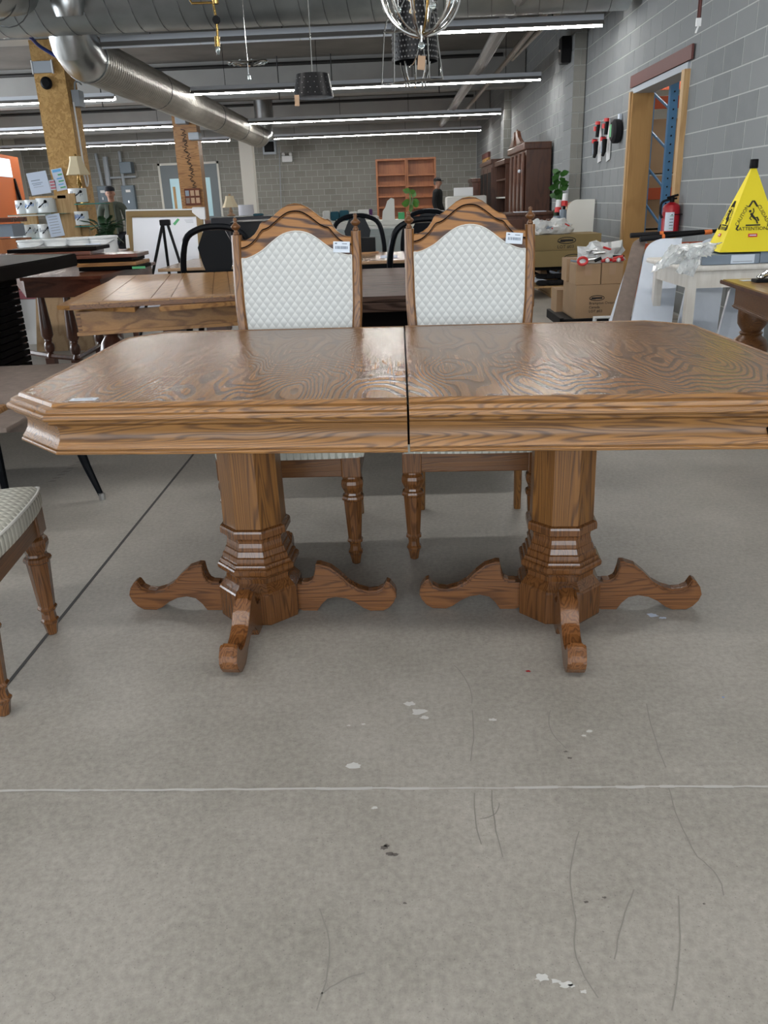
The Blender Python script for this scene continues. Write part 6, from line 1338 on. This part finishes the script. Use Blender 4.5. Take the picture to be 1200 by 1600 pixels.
# ================================================================ PEOPLE
def skin_mesh(name, verts, edges, mat, parent, sub=2, root=0):
    me = bpy.data.meshes.new(name); me.from_pydata([v[0] for v in verts], edges, []); o = bpy.data.objects.new(name, me); C.objects.link(o); o.parent = parent
    md = o.modifiers.new('skin', 'SKIN'); me.materials.append(M[mat])
    for i, v in enumerate(verts):
        r_ = v[1] if isinstance(v[1], tuple) else (v[1], v[1]); me.skin_vertices[0].data[i].radius = r_; me.skin_vertices[0].data[i].use_root = (i == root)
    s_ = o.modifiers.new('sub', 'SUBSURF'); s_.levels = sub; s_.render_levels = sub; md.use_smooth_shade = True; return o
def person(label, loc, rz, h=1.75, jacket='jacket', shirt=None, cap='navy_cap', beard=False, glasses=False):
    t = T('person', label, 'person', loc, rz); k = h/1.75
    V = lambda x, y, z: (x*k, y*k, z*k)
    # legs and trousers as one surface
    v = [(V(0, 0, .93), .15*k), (V(-.095, 0, .86), .105*k), (V(-.10, -.01, .50), .072*k), (V(-.10, .02, .10), .055*k), (V(.095, 0, .86), .105*k), (V(.10, -.02, .50), .072*k), (V(.10, .01, .10), .055*k)]
    skin_mesh('trousers', v, [(0, 1), (1, 2), (2, 3), (0, 4), (4, 5), (5, 6)], 'trouser', t)
    for s in (-1, 1): B().box(s*.10*k-.05, s*.10*k+.05, -.19, .09, 0, .085, .03).build('shoe', 'black', t, smooth=True)
    # jacket: torso, shoulders, both arms one continuous surface
    v = [(V(0, 0, .88), (.175*k, .12*k)), (V(0, 0, 1.10), (.165*k, .115*k)), (V(0, .0, 1.30), (.175*k, .115*k)), (V(0, .01, 1.42), (.12*k, .09*k)), (V(0, .01, 1.49), .065*k),
         (V(-.19, 0, 1.40), .072*k), (V(-.25, .02, 1.13), .056*k), (V(-.23, -.08, .90), .045*k), (V(.19, 0, 1.40), .072*k), (V(.25, .02, 1.13), .056*k), (V(.23, -.08, .90), .045*k)]
    skin_mesh('jacket', v, [(0, 1), (1, 2), (2, 3), (3, 4), (3, 5), (5, 6), (6, 7), (3, 8), (8, 9), (9, 10)], jacket, t, root=0)
    if shirt:
        b = B(); b.prism([(-.045*k, .92*k), (.06*k, .92*k), (.05*k, 1.3*k), (.04*k, 1.46*k), (-.03*k, 1.46*k), (-.05*k, 1.3*k)], -.165*k, -.118*k, 'Y', .012); b.build('shirt', shirt, t, smooth=True)
        for s in (-1, 1): B().box(s*.055*k-.012, s*.055*k+.012, -.172*k, -.12*k, .92*k, 1.42*k, .006).build('zip_edge', jacket, t)
    for s in (-1, 1):
        hand = [(V(s*.23, -.09, .87), .032*k), (V(s*.225, -.105, .80), .036*k)]; ed = [(0, 1)]
        for i in range(4): hand += [(V(s*.225+(i-1.5)*.018, -.115, .755), .0105*k), (V(s*.222+(i-1.5)*.017, -.125, .715-.006*abs(i-1.4)), .009*k)]; ed += [(1, 2+2*i), (2+2*i, 3+2*i)]
        hand += [(V(s*.20, -.125, .79), .011*k), (V(s*.195, -.135, .755), .009*k)]; ed += [(1, 10), (10, 11)]
        skin_mesh('hand', hand, ed, 'skin', t, 1)
    # head
    hz = 1.62*k; b = B(); tb_ = bmesh.new(); bmesh.ops.create_uvsphere(tb_, u_segments=20, v_segments=14, radius=1); tb_.verts.index_update(); P = []
    for q in tb_.verts:
        x, y, z = q.co; w_ = 1-.22*max(0, -z)**1.5; yy = y*(1-.10*max(0, -z)); nose = .028*math.exp(-((x/.16)**2+((z+.12)/.22)**2)) if y < 0 else 0
        brow = -.006*math.exp(-(((abs(x)-.38)/.16)**2+((z-.02)/.12)**2)) if y < 0 else 0
        P.append(((x*.076*w_)*k, (yy*.095-nose-brow*-1*0+abs(brow))*k, hz+z*.118*k))
    b._add(P, [[q.index for q in f.verts] for f in tb_.faces]); tb_.free(); b.tube([(0, .015*k, hz-.15*k), (0, .01*k, hz-.06*k)], .055*k, 12); hd = b.build('head', 'skin', t, smooth=True, ang=80)
    for s in (-1, 1): B().sphere((s*.03*k, -.086*k, hz+.002*k), .008*k, u=8, v=6).build('eye', 'ink', hd); B().sphere((s*.077*k, .008*k, hz-.01*k), .012*k, .02*k, .03*k, u=8, v=6).build('ear', 'skin', hd)
    B().box(-.022*k, .022*k, -.088*k, -.080*k, hz-.062*k, hz-.056*k, .002).build('mouth', 'redbrown', hd)
    B().sphere((0, .022*k, hz+.005*k), .078*k, .085*k, .085*k, u=14, v=10).build('hair', 'hair', hd, smooth=True)
    if beard: B().sphere((0, -.05*k, hz-.085*k), .048*k, .04*k, .035*k, u=12, v=8).build('beard', 'hair', hd, smooth=True)
    cp = B().lathe([(.088*k, 0), (.092*k, .02*k), (.085*k, .055*k), (.055*k, .082*k), (.01*k, .09*k)], 20, c=(0, .008*k, hz+.035*k), sy=1.1).build('cap', cap, t, smooth=True)
    B().prism([(-.07*k, -.075*k), (-.06*k, -.13*k), (-.03*k, -.155*k), (.03*k, -.155*k), (.06*k, -.13*k), (.07*k, -.075*k)], hz+.033*k, hz+.043*k, 'Z').build('cap_brim', cap, cp)
    return t
M['navy_cap'] = plain('navy_cap', (.012, .014, .022), .8); M['black_cap'] = plain('black_cap', (.008, .008, .009), .8)
a = at(173, 293, 14.0); hL = a.z
a2 = at(176, 330, 14.0); person('man in dark cap and olive jacket standing by the electrical panels', (a2.x-.0, 14.0, 0), R(12), hL+.03, 'jacket', 'shirt')
a = at(683, 279, 21.0); a2 = at(684, 300, 21.0)
person('man in black cap and black jacket, turned to the right near the bookcases', (a2.x, 21.0, 0), R(68), a.z+.03, 'jacketb', None, 'black_cap')
